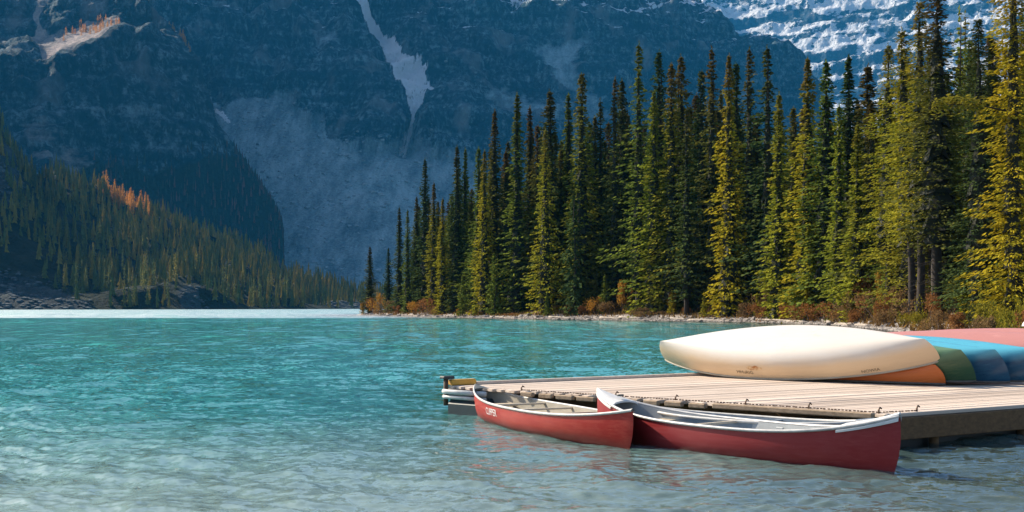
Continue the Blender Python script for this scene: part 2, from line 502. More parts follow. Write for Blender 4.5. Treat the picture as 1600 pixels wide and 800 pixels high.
tower_rows = [
    [(-600, 430, 1500), (-200, 420, 1560), (0, 330, 1640), (150, 360, 1720), (320, 420, 1800), (441, 440, 1900), (470, 445, 2500)],
    [(-600, 330, 1580), (-200, 320, 1650), (0, 225, 1760), (150, 285, 1820), (320, 335, 1880), (439, 345, 1960), (440, 350, 2500)],
    [(-600, 160, 1680), (-200, 150, 1750), (0, 130, 1840), (120, 150, 1890), (260, 170, 1930), (337, 187, 1980), (320, 200, 2500)],
    [(-600, 90, 1730), (-200, 95, 1800), (0, 102, 1890), (85, 90, 1915), (190, 46, 1985), (312, 96, 2000), (290, 110, 2500)],
    [(-600, 60, 1950), (-200, 68, 2010), (0, 76, 2060), (85, 60, 2090), (190, 24, 2110), (272, 50, 2050), (250, 70, 2550)],
    [(-600, 10, 2060), (-200, 8, 2100), (0, 5, 2140), (80, 0, 2150), (160, -8, 2140), (218, -14, 2095), (200, 20, 2600)],
    [(-600, -10, 2260), (-200, -12, 2260), (0, -14, 2260), (60, -18, 2260), (120, -24, 2240), (170, -34, 2200), (165, 0, 2650)],
    [(-600, 300, 2900), (-200, 300, 2900), (0, 300, 2900), (60, 300, 2900), (120, 300, 2900), (170, 300, 2900), (170, 310, 2900)],
]
tower, TV, TPX, TPY = mountain('mountain_tower', tower_rows, 380, 330, disp_tower, M_TOWER,
    {'scree': lambda V, x, y: np.maximum(soft_poly(x + 6 * vnoise(x / 14, y / 14, 0, 71), y + 6 * vnoise(x / 14, y / 14, 0, 72), LEDGE, 6), soft_poly(x, y, [(20, 190), (70, 190), (150, 250), (180, 280), (90, 300), (40, 260)], 14) * 0.45), 'forest': tower_forest},
    'dark rock tower rising above the wooded lakeside slope', 3)
TROW = ROWPAR

# ---- the wooded slope on the left shore
hill_rows = [  # left end, out of view, raised so that it shades the slope's foot
    [(-900, 484.4, 620), (-400, 484.2, 650), (0, 483.8, 720), (150, 483.6, 760), (280, 483.5, 800), (400, 483.2, 880), (500, 483.0, 960), (560, 482.8, 1020), (680, 482.6, 1100), (900, 482.6, 1200), (1250, 482.6, 1300)],
    [(-900, 440, 700), (-400, 430, 730), (0, 440, 790), (150, 462, 800), (280, 468, 830), (400, 473, 910), (500, 476, 990), (560, 478, 1060), (680, 478, 1150), (900, 478, 1250), (1250, 478, 1350)],
    [(-900, 100, 800), (-400, 205, 830), (0, 330, 900), (110, 390, 900), (230, 420, 920), (370, 445, 980), (490, 466, 1060), (560, 474, 1130), (680, 474, 1220), (900, 470, 1320), (1250, 470, 1420)],
    [(-900, -100, 920), (-400, 30, 950), (0, 255, 1000), (90, 335, 1010), (200, 365, 1030), (330, 405, 1070), (480, 455, 1130), (560, 471, 1200), (680, 470, 1300), (900, 466, 1400), (1250, 466, 1500)],
    [(-900, -300, 1050), (-400, -155, 1060), (0, 193, 1120), (70, 278, 1140), (170, 312, 1160), (300, 362, 1180), (450, 436, 1220), (560, 466, 1290), (680, 465, 1400), (900, 462, 1500), (1250, 462, 1600)],
    [(-900, -300, 1250), (-400, -175, 1200), (0, 205, 1290), (70, 290, 1300), (170, 318, 1310), (300, 368, 1330), (450, 438, 1370), (560, 467, 1430), (680, 466, 1500), (900, 465, 1600), (1250, 465, 1700)],
    [(-900, 480, 1560), (-400, 480, 1560), (0, 480, 1560), (70, 480, 1560), (170, 480, 1560), (300, 480, 1560), (450, 480, 1600), (560, 480, 1700), (680, 480, 1800), (900, 480, 1850), (1250, 480, 1900)],
]
def hill_scree(V, px, py):
    s = soft_poly(px, py, [(-400, 400), (0, 432), (60, 440), (140, 478), (150, 490), (-400, 490)], 8)
    s = np.maximum(s, soft_poly(px, py, [(272, 470), (285, 463), (302, 468), (320, 486), (284, 486)], 4) * 0.75)
    s = np.maximum(s, soft_poly(px, py, [(505, 470), (530, 474), (566, 477), (566, 484), (520, 482)], 3) * 0.8)
    s = np.maximum(s, 0.7 * soft_poly(px, py, [(-60, 240), (18, 235), (28, 300), (10, 330), (-60, 330)], 10))
    return s
def disp_hill(V, px, py):
    x, y, z = V[..., 0], V[..., 1], V[..., 2]
    up = smooth(484, 470, py)
    rid = 1 - np.abs(vnoise(x / 70 + 0.3 * vnoise(x / 60, z / 60, 0, 81), z / 260, 0, 83))
    cliff = smooth(130, 20, px) * smooth(440, 380, py)
    return up * ((14 + 10 * cliff) * (rid - 0.5) + 7 * fbm(x / 45, y / 45, z / 45, 4, 85)) + 0.8 * fbm(x / 9, y / 9, z / 9, 3, 87) * up
hill, HV, HPX, HPY = mountain('hillside', hill_rows, 420, 170, disp_hill, M_HILL,
    {'scree': hill_scree, 'forest': lambda V, x, y: 1 - hill_scree(V, x, y) - 0.15 * smooth(60, 0, x)}, 'steep wooded slope on the far left shore of the lake', 2)
HROW = ROWPAR

# ------------------------------------------------------------------ the near bank: shoreline in metres, then height as a function of the distance to it
SHORE_PX = [(556, 492.2), (590, 493.2), (620, 494.2), (700, 496.0), (800, 498.0), (900, 499.2), (1000, 500.6), (1100, 502.2), (1200, 503.8), (1300, 508), (1350, 512.5), (1398, 517)]
SHORE = [(((px - CX) / F) * (HC * F / (py - HY)), HC * F / (py - HY)) for px, py in SHORE_PX]
SHORE += [(25, 62), (29, 50), (33, 36), (36, 20), (40, -10), (400, -10), (400, 520), (120, 520), (30, 420), (-8, 330), (-24, 262)]
def shore_dist(x, y):
    d, _ = poly_dist(x, y, SHORE + [SHORE[0]])
    return np.where(in_poly(x, y, SHORE), d, -d)
def ground_z(x, y):
    x = np.asarray(x, float); y = np.asarray(y, float)
    s = shore_dist(x, y)
    s = s + 0.8 * fbm(x / 7, y / 7, 0, 3, 91) * smooth(0, 3, np.abs(s))
    up = 1.3 * (1 - np.exp(-np.maximum(s, 0) / 6.0)) + 0.028 * np.maximum(s, 0)
    east = smooth(20, 40, x - 0.0 * y) * smooth(150, 100, y)
    up = up + 4.2 * east * smooth(3, 26, s)
    up = up + (0.22 * fbm(x / 5, y / 5, 0, 4, 93) + 0.08 * fbm(x / 1.3, y / 1.3, 0, 3, 95)) * smooth(0.5, 6, s)
    dn = -0.16 * np.maximum(-s, 0)
    return np.where(s > 0, up, np.maximum(dn, -5.0))
# ---- ground sheet under everything and the lake bed shoal in front of the dock
def bed_z(x, y):
    d = 0.42 + 0.085 * np.maximum(0, 6.5 - x) ** 1.25 + 0.03 * np.maximum(0, y - 10) + 0.05 * fbm(x / 1.1, y / 1.1, 0, 3, 97)
    return -np.minimum(d, 5.5)

m = NT('lake_bed_silt')
m.done(m.mix(m.noise(m.coord(), 0.05, 5), (0.10, 0.13, 0.12), (0.18, 0.19, 0.16)), 0.9)
me = py_mesh('ground', [(-5000, -400, -6.5), (5000, -400, -6.5), (5000, 7500, -6.5), (-5000, 7500, -6.5)], [(0, 1, 2, 3)], m.mat)
link('ground', me, kind='structure', label='deep silty ground under the lake and the valley')

m = NT('shoal_stones')
co = m.coord()
peb = m.noise(co, 4.5, 5, 0.7)
c = m.mix(m.ramp(peb, [(0.35, 0.0), (0.65, 1.0)]), (0.16, 0.085, 0.025), (0.48, 0.31, 0.13))
c = m.mix(m.ramp(m.noise(co, 1.6, 4), [(0.35, 0.0), (0.65, 1.0)]), c, (0.36, 0.20, 0.055))
m.done(c, 0.9)
gx, gy = np.meshgrid(np.linspace(-9, 26, 150), np.linspace(1, 24, 110))
me = np_mesh('lake_bed', np.stack([gx, gy, bed_z(gx, gy)], -1), grid_faces(150, 110), [m.mat])
link('lake_bed', me, kind='structure', label='brown stony lake bed showing through the shallow water')

# ---- bank
m = NT('bank_soil')
co = m.coord()
n1 = m.noise(co, 0.35, 6, 0.65); n2 = m.noise(co, 2.4, 6, 0.7)
c = m.mix(m.ramp(n1, [(0.35, 0.0), (0.65, 1.0)]), (0.085, 0.055, 0.030), (0.21, 0.135, 0.075))
c = m.mix(m.ramp(n2, [(0.5, 0.0), (0.75, 1.0)]), c, (0.30, 0.22, 0.14))
vor = m.n('ShaderNodeTexVoronoi', {'Vector': co, 'Scale': 3.2})
pebble = m.mix(vor.outputs['Color'], (0.19, 0.165, 0.15), (0.46, 0.41, 0.37))
c = m.mix(m.ramp(m.math('ADD', m.attr('beach'), m.math('MULTIPLY', m.math('SUBTRACT', n2, 0.5), 0.5)), [(0.4, 0.0), (0.6, 1.0)]), c, pebble)
M_BANK = m.done(c, 0.95, m.bump(m.math('ADD', n2, vor.outputs['Distance']), 0.8, 0.12))
gx, gy = np.meshgrid(np.linspace(-45, 120, 260), np.linspace(15, 330, 340))
bs = shore_dist(gx, gy)
me = np_mesh('bank', np.stack([gx, gy, ground_z(gx, gy)], -1), grid_faces(260, 340), [M_BANK], attrs={'beach': smooth(4.5, 1.0, bs)})
link('bank', me, kind='structure', label='wooded point of land with a gravel shoreline')

# ------------------------------------------------------------------ lake surface: real waves near, ripples in the relief farther out
M_LAKE = NT('lake_water')
m = M_LAKE
co = m.coord()
def tilt(noise_col, k):
    c = m.n('ShaderNodeVectorMath', {0: noise_col, 1: (0.5, 0.5, 0.5)}, operation='SUBTRACT').outputs[0]
    return m.n('ShaderNodeVectorMath', {0: c, 1: (k, k, 0.0)}, operation='MULTIPLY').outputs[0]
def add(*vs):
    r = vs[0]
    for v in vs[1:]:
        r = m.n('ShaderNodeVectorMath', {0: r, 1: v}, operation='ADD').outputs[0]
    return r
def scaled(v, f):
    nd = m.n('ShaderNodeVectorMath', {0: v}, operation='SCALE')
    m.l(f, nd.inputs['Scale'])
    return nd.outputs[0]
fine = tilt(m.noise(m.mapping(co, (1.0, 1.35, 1)), 8.5, 3, 0.6, 'Color'), 1.25)
mid = tilt(m.noise(m.mapping(co, (0.8, 1.3, 1), (0, 0, 0.25)), 1.3, 3, 0.6, 'Color'), 0.75)
grp = tilt(m.noise(m.mapping(co, (0.75, 0.20, 1), (0, 0, 0.1)), 1.0, 4, 0.65, 'Color'), 1.35)
lane = tilt(m.noise(m.mapping(co, (0.22, 0.035, 1), (0, 0, -0.06)), 1.0, 4, 0.65, 'Color'), 1.2)
calm = m.ramp(m.noise(m.mapping(co, (0.05, 0.016, 1)), 1.0, 3, 0.5), [(0.35, 0.6), (0.65, 1.0)])
vec = add(scaled(fine, calm), scaled(mid, m.n('ShaderNodeMapRange', {'Value': m.attr('farness'), 'To Min': 0.5, 'To Max': 1.0}).outputs[0]), scaled(grp, m.attr('farness')), scaled(lane, m.attr('distant')))
vec = add(m.n('ShaderNodeNewGeometry').outputs['Normal'], vec)
bmp = m.n('ShaderNodeVectorMath', {0: vec}, operation='NORMALIZE')
body_c = m.mix(m.attr('foreground'), (0.050, 0.265, 0.272), (0.345, 0.460, 0.440))  # paler mix near the viewer paints in the bright reflection of the sky
dif = m.n('ShaderNodeBsdfDiffuse', {'Color': body_c, 'Normal': bmp.outputs[0]})
trn = m.n('ShaderNodeBsdfTransparent', {'Color': (0.80, 0.88, 0.80, 1)})
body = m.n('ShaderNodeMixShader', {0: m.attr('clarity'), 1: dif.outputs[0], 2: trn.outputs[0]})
fre = m.n('ShaderNodeFresnel', {'IOR': 1.333, 'Normal': bmp.outputs[0]})
rough = m.n('ShaderNodeMapRange', {'Value': m.attr('ruffle'), 'To Min': 0.05, 'To Max': 0.42}).outputs[0]
glo = m.n('ShaderNodeBsdfGlossy', {'Color': (1, 1, 1, 1), 'Roughness': rough, 'Normal': bmp.outputs[0]})
fin = m.n('ShaderNodeMixShader', {0: fre.outputs[0], 1: body.outputs[0], 2: glo.outputs[0]})
m.l(fin.outputs[0], m.out.inputs['Surface'])

def wave_field(x, y, row_step):
    """sum of short crested waves; those too short for the spacing of the rows are left to the relief"""
    r = np.random.default_rng(11)
    wx = x + 0.5 * fbm(x / 2.6, y / 2.6, 0, 2, 101); wy = y + 0.5 * fbm(x / 2.6, y / 2.6, 0, 2, 103)
    z = np.zeros_like(x)
    for k in range(64):
        lam = 0.17 * (13.0 ** r.random())
        th = math.radians(250) + r.normal(0, 0.55)
        kx, ky = math.cos(th) * 2 * math.pi / lam, math.sin(th) * 2 * math.pi / lam
        ph = r.random() * 6.283
        amp = 0.0046 * lam ** 0.80
        keep = smooth(2.2, 4.0, lam / np.maximum(row_step, 1e-3))
        ph2 = (kx * wx + ky * wy + ph) * 0.5
        z += amp * keep * (1.27 - 2.0 * np.abs(np.sin(ph2)))
    gust = 0.75 + 0.55 * fbm(x / 9, y / 9, 0, 2, 107)
    return z * gust * 1.25

CANOE_WELLS = []                                     # filled in by the floating canoes below: (matrix inverse, half length, half beam)

def build_lake():
    t = np.linspace(0, 1, 560)
    near, far = 3.2, 1450.0
    inv = 1 / near + (1 / far - 1 / near) * t
    # denser where the picture looks: from 8 m on
    Y = 1 / inv
    Y = np.concatenate([np.linspace(-60, 3.0, 12), [3.1], np.linspace(3.2, 8.0, 60)[:-1], 1 / np.linspace(1 / 8.0, 1 / far, 560)])
    U = np.concatenate([[-6.0, -3.0, -1.6, -1.0], np.linspace(-0.58, 0.58, 560), [1.0, 1.6, 3.0, 6.0]])
    W = np.maximum(np.abs(Y), 12.0)
    x = U[None, :] * W[:, None]; y = np.repeat(Y[:, None], len(U), 1)
    step = np.repeat(np.maximum(np.gradient(Y), 1e-3)[:, None], len(U), 1)
    z = wave_field(x, y, step)
    bed = np.where(y < 24, bed_z(x, y), -6.0)
    bed = np.maximum(bed, np.where((y > 14), ground_z(x, y), -6.0))
    depth = np.maximum(-bed, 0)
    clarity = np.exp(-0.42 * depth ** 1.8)
    foreground = smooth(21, 6, y + 3.0 * fbm(x / 9, y / 14, 0, 3, 111) - 0.3 * x)  # grows with nearness, where reflected sky is painted in
    farness = smooth(0.06, 0.5, step)
    ruffle = smooth(150, 176, y + 6 * vnoise(x / 30, y / 10, 0, 5))
    drop = np.zeros(x.shape, bool)
    for inv_m, hl, hb, hbf in CANOE_WELLS:
        A = np.array(inv_m)
        lx = A[0, 0] * x + A[0, 1] * y + A[0, 3]; ly = A[1, 0] * x + A[1, 1] * y + A[1, 3]
        tt = np.clip(np.abs(lx) / hl, 0, 1)
        drop |= (np.abs(lx) < hl) & (np.abs(ly) < hbf(tt) - 0.02)
    V = np.stack([x, y, z], -1)
    fc = grid_faces(len(U), len(Y))
    fc = fc[~drop.ravel()[fc].all(1)]                # no water inside the floating hulls
    me = np_mesh('lake', V, fc, [M_LAKE.mat], attrs={'clarity': clarity, 'foreground': foreground, 'farness': farness, 'ruffle': ruffle, 'distant': smooth(1.2, 4.0, step)})
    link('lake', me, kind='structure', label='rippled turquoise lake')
# ------------------------------------------------------------------ trees
def foliage_material(name, dark, light, warm, trans=0.28, spread=1.0, tops=False, tint=False):
    m = NT(name)
    co = m.coord('Object')
    info = m.n('ShaderNodeObjectInfo').outputs['Random']
    n1 = m.noise(co, 0.55, 3, 0.6)
    n2 = m.noise(co, 3.2, 2, 0.6)
    c = m.mix(m.ramp(n2, [(0.3, 0.0), (0.7, 1.0)]), dark, light)
    w = m.math('ADD', m.math('MULTIPLY', info, 0.6 * spread), m.math('MULTIPLY', m.math('SUBTRACT', n1, 0.5), 0.9))
    if tint: w = m.math('ADD', w, m.math('MULTIPLY', m.attr('tint'), 0.75))
    c = m.mix(m.ramp(w, [(0.15, 0.0), (0.75, 1.0)]), c, warm)
    if tops:
        z = m.n('ShaderNodeSeparateXYZ', {0: co}).outputs['Z']
        zz = m.math('ADD', z, m.math('MULTIPLY', m.math('SUBTRACT', n1, 0.5), 9.0))
        c = m.mix(m.math('MULTIPLY', m.ramp(m.math('DIVIDE', zz, 26.0), [(0.70, 0.0), (0.92, 1.0)]), m.math('MULTIPLY', info, 0.9)), c, (0.135, 0.080, 0.028))
    m.t.nodes.remove(m.bsdf)
    d = m.n('ShaderNodeBsdfDiffuse', {'Color': c})
    t = m.n('ShaderNodeBsdfTranslucent', {'Color': c})
    s = m.n('ShaderNodeMixShader', {0: trans, 1: d.outputs[0], 2: t.outputs[0]})
    m.l(s.outputs[0], m.out.inputs['Surface'])
    return m.mat

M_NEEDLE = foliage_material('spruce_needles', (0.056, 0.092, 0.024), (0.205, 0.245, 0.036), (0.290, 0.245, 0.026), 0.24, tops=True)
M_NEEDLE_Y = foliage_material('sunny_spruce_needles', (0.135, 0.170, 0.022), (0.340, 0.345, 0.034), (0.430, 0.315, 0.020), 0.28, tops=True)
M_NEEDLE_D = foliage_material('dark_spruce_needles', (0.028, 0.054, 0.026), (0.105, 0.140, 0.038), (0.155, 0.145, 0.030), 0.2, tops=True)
m = NT('shade_core')
M_CORE = m.done(m.mix(m.noise(m.coord(), 2.0, 5, 0.7), (0.010, 0.013, 0.008), (0.035, 0.034, 0.020)), 0.95)  # twig brown kept near black, painting in the shade inside the crowns
M_FAR = foliage_material('hillside_needles', (0.07, 0.10, 0.045), (0.235, 0.275, 0.095), (0.38, 0.29, 0.07), 0.55, tint=True)
M_LARCH = foliage_material('larch_needles', (0.50, 0.25, 0.06), (0.68, 0.38, 0.11), (0.70, 0.32, 0.06), 0.45)
m = NT('spruce_bark')
co = m.coord()
M_BARK = m.done(m.mix(m.noise(m.mapping(co, (6, 6, 1.2)), 1.0, 6, 0.7), (0.014, 0.010, 0.008), (0.052, 0.038, 0.029)), 0.95)

def sprays(cent, dirs, lens, wids, tilt, r):
    """one thin leaf-shaped quad for each spray: cent (n,3), dirs (n,3)"""
    n = len(cent)
    up = np.tile([0, 0, 1.0], (n, 1)) + r.normal(0, tilt, (n, 3))
    side = np.cross(dirs, up); side /= np.linalg.norm(side, axis=1, keepdims=True) + 1e-9
    a = cent - dirs * (lens[:, None] * 0.5)
    b = cent + dirs * (lens[:, None] * 0.5)
    mid = cent - dirs * (lens[:, None] * 0.08)
    w = side * (wids[:, None] * 0.5)
    V = np.stack([a, mid - w, b, mid + w], 1).reshape(-1, 3)
    Fc = np.arange(4 * n).reshape(n, 4)
    return V, Fc

def spruce_crown(H, R, clear, per_m, nb, seed, ragged=0.35, droop=0.35, k_spray=8, top_thin=0.0, size=1.0, taper=0.7, slim=1.0, core=0.0):
    r = np.random.default_rng(seed)
    cents, dirs, lens, wids = [], [], [], []
    z0 = H * clear
    z = z0
    base_az = 0.0
    lump = [r.random() * 10, r.random() * 10]
    while z < H * 0.985:
        rel = (z - z0) / (H - z0)
        L0 = R * (0.04 + 0.96 * (1 - rel) ** taper) * (0.72 + 0.28 * min(1, rel / 0.10))
        L0 *= 1 + 0.28 * float(vnoise(z / (H * 0.07) + lump[0], lump[1], 0, seed))
        n_b = max(3, int(round(nb * (0.55 + 0.45 * (1 - rel)))))
        for b in range(n_b):
            az = base_az + 2 * math.pi * b / n_b + r.normal(0, 0.35)
            lump_a = 1 + ragged * float(vnoise(math.cos(az) * 1.3 + 5, math.sin(az) * 1.3 + 5, z / (H * 0.05), seed + 3))
            L = L0 * lump_a * (1 - ragged * r.random() * 0.8)
            if r.random() < 0.06 + top_thin * (rel > 0.5): L *= 0.35
            h = np.array([math.cos(az), math.sin(az), 0.0])
            dr = droop * (1.15 - 0.9 * rel) + r.normal(0, 0.08)
            if rel > 0.86: dr = -0.55
            ks = max(3, int(round(k_spray * (0.35 + 0.65 * L / R))))
            t = (np.arange(ks) + r.random(ks)) / ks
            t = 0.12 + 0.88 * t ** 0.8
            zz = -dr * L * (t - 0.35 * t ** 3)
            p = h[None, :] * (L * t)[:, None]
            p[:, 2] += zz + z
            side = np.array([-h[1], h[0], 0])
            spread = (r.random(ks) - 0.5) * L * 0.55 * (1 - 0.55 * t)
            p += side[None, :] * spread[:, None]
            p[:, 2] += r.normal(0, 0.07, ks) - np.abs(spread) * 0.18
            d = h[None, :] * 1.0 + side[None, :] * (np.sign(spread) * r.random(ks) * 0.9)[:, None]
            d[:, 2] = -0.35 - 0.5 * r.random(ks) + 0.35 * rel
            d /= np.linalg.norm(d, axis=1, keepdims=True)
            cents.append(p); dirs.append(d)
            lens.append((0.30 + 0.32 * r.random(ks)) * size * (0.65 + 0.35 * L / R)); wids.append((0.19 + 0.18 * r.random(ks)) * size * slim)
        base_az += 0.9 + r.random()
        z += (1.0 / per_m) * (0.7 + 0.6 * r.random()) * (0.75 + 0.4 * (1 - rel))
    # leader
    k = 14
    zt = H * (0.955 + 0.05 * np.arange(k) / k)
    cents.append(np.stack([r.normal(0, 0.03, k), r.normal(0, 0.03, k), zt], 1))
    dv = np.stack([r.normal(0, 0.5, k), r.normal(0, 0.5, k), np.ones(k)], 1); dv /= np.linalg.norm(dv, axis=1, keepdims=True)
    dirs.append(dv); lens.append(np.full(k, 0.34 * size)); wids.append(np.full(k, 0.11 * size))
    cents, dirs, lens, wids = (np.concatenate(a) for a in (cents, dirs, lens, wids))
    V, Fc = sprays(cents, dirs, lens, wids, 0.45, r)
    if core > 0:                                       # dark ragged cone added inside the crown to block light and deepen its shade
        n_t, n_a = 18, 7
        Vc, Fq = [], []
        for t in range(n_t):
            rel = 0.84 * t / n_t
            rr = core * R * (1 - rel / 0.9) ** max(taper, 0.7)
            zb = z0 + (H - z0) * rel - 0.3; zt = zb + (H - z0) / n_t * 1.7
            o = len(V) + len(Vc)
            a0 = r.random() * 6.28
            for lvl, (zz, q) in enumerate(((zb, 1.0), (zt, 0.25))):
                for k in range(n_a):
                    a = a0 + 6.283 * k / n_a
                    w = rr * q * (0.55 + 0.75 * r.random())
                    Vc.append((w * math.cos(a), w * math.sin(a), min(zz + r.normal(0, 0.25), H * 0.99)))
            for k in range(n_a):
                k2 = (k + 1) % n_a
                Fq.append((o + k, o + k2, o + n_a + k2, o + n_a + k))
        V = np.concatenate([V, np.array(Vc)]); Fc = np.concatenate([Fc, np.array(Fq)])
    return V, Fc

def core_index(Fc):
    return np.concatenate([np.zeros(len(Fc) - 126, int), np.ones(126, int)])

def trunk_mesh(H, r0, seed, dead=0.0, clear=0.0):
    r = random.Random(seed)
    pts, rad = [], []
    bx = by = 0
    for i in range(13):
        t = i / 12
        pts.append((bx, by, H * 0.97 * t - 0.4 * (i == 0))); rad.append(r0 * (1 - t) ** 0.8 * (1.25 if i == 0 else 1) + 0.015)
        bx += r.uniform(-0.05, 0.05); by += r.uniform(-0.05, 0.05)
    v, f = tube(pts, rad, 8)
    n = int(26 * dead)
    for i in range(n):
        z = H * (0.03 + (max(clear, 0.25)) * r.random()); az = r.random() * 6.28; L = 0.5 + r.random() * 1.1
        h = (math.cos(az), math.sin(az))
        v2, f2 = tube([(0, 0, z), (h[0] * L * .5, h[1] * L * .5, z - .08), (h[0] * L, h[1] * L, z - .32)], [0.035, 0.022, 0.008], 4, False)
        o = len(v); v += v2; f += [tuple(i2 + o for i2 in q) for q in f2]
    return py_mesh('trunk', v, f, M_BARK, True)

H0 = 26.0
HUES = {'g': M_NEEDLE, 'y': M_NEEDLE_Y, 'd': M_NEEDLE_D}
# variants: radius, clear stem, whorls per metre, branches, raggedness, droop, thin top
VAR = {
    'slim':   [(2.45, .02, 3.0, 8, .42, .40, 0.0, 1), (2.3, .03, 2.9, 8, .52, .45, 0.08, 2), (2.6, .02, 3.0, 8, .45, .36, 0.05, 3)],
    'full':   [(3.3, .02, 2.9, 9, .45, .40, 0.0, 11), (3.5, .03, 2.8, 9, .52, .36, 0.0, 12), (3.1, .01, 2.9, 9, .42, .44, 0.0, 13)],
    'ragged': [(3.0, .05, 2.4, 8, .62, .42, 0.22, 21), (3.1, .10, 2.3, 8, .65, .35, 0.25, 22)],
    'stem':   [(3.0, .20, 2.7, 9, .55, .42, 0.0, 31), (2.9, .24, 2.7, 9, .60, .40, 0.05, 32)],
    'lush':   [(2.5, .0, 3.3, 11, .50, .38, 0.0, 41)],
    'full_near': [(3.3, .02, 3.0, 10, .48, .40, 0.0, 51), (3.5, .03, 2.9, 10, .55, .36, 0.04, 52)],
    'stem_near': [(3.0, .25, 2.9, 10, .55, .42, 0.0, 61), (2.9, .30, 2.9, 10, .60, .40, 0.05, 62)],
}
MESH = {}
NEAR = ('lush', 'full_near', 'stem_near')
for kind, lst in VAR.items():
    for i, (R, cl, pm, nb, rg, dp, tt, sd) in enumerate(lst):
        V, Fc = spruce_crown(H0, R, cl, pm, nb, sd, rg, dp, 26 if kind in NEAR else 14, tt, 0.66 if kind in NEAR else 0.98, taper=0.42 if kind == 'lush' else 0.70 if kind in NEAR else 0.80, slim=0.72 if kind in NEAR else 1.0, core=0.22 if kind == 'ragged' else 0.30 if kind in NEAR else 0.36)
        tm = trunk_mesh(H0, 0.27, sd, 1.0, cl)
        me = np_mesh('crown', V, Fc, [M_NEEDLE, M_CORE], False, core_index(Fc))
        for hue in 'gyd':
            MESH[(kind, i, hue)] = (me, tm)
# young trees, bushier
YOUNG = []
for i in range(3):
    V, Fc = spruce_crown(6.0, 1.25, 0.03, 4.2, 8, 50 + i, .35, .25, 8, 0, 0.75)
    YOUNG.append((V, Fc, trunk_mesh(6.0, 0.07, 50 + i)))
YMESH = {}
for i, (V, Fc, tm) in enumerate(YOUNG):
    me = np_mesh('crown', V, Fc, [M_NEEDLE], False)
    for hue in 'gyd':
        YMESH[(i, hue)] = (me, tm)

def shore_depth(px):
    return float(np.interp(px, [p[0] for p in SHORE_PX] + [1450, 1520, 1600, 1750], [s[1] for s in SHORE[:len(SHORE_PX)]] + [66, 56, 48, 40]))

def place_tree(px, top, Y, kind, hue, w=1.0, label=None, group=None, cat='tree', name='spruce', var=None, lean=0.0):
    x = (px - CX) / F * Y
    g = float(ground_z(np.array([x]), np.array([Y]))[0])
    zt = HC - (top - HY) / F * Y
    H = max(zt - g, 1.5)
    if Y < 104 and kind + '_near' in VAR:
        kind, var = kind + '_near', None
    if kind == 'young':
        i = var if var is not None else random.randrange(3)
        cm, tm = YMESH[(i, hue)]; s = H / 6.0
        sx = s * w
    else:
        i = var if var is not None else random.randrange(len(VAR[kind]))
        cm, tm = MESH[(kind, i, hue)]; s = H / H0
        sx = w * (0.45 + 0.55 * s) * (0.95 if 'near' in kind else 1.10) * random.uniform(0.9, 1.12)
    e = link(name, None, None, label, cat, group, loc=(x, Y, g - 0.1), rot=(0, lean, random.random() * 6.28 if not lean else 0), scale=(sx, sx, s))
    e.empty_display_size = 0.3
    link('trunk', tm, e)
    co = link('crown', cm, e)
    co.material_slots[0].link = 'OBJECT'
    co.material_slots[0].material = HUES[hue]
    return e

ORD = 'first second third fourth fifth sixth seventh eighth ninth tenth eleventh twelfth thirteenth fourteenth fifteenth sixteenth seventeenth eighteenth nineteenth twentieth'.split()
def ordinal(n):
    if n <= 20: return ORD[n - 1]
    tens = {2: 'twenty', 3: 'thirty', 4: 'forty', 5: 'fifty'}[n // 10]
    return {20: 'twentieth', 30: 'thirtieth', 40: 'fortieth', 50: 'fiftieth'}[n] if n % 10 == 0 else f'{tens}-{ORD[n % 10 - 1]}'

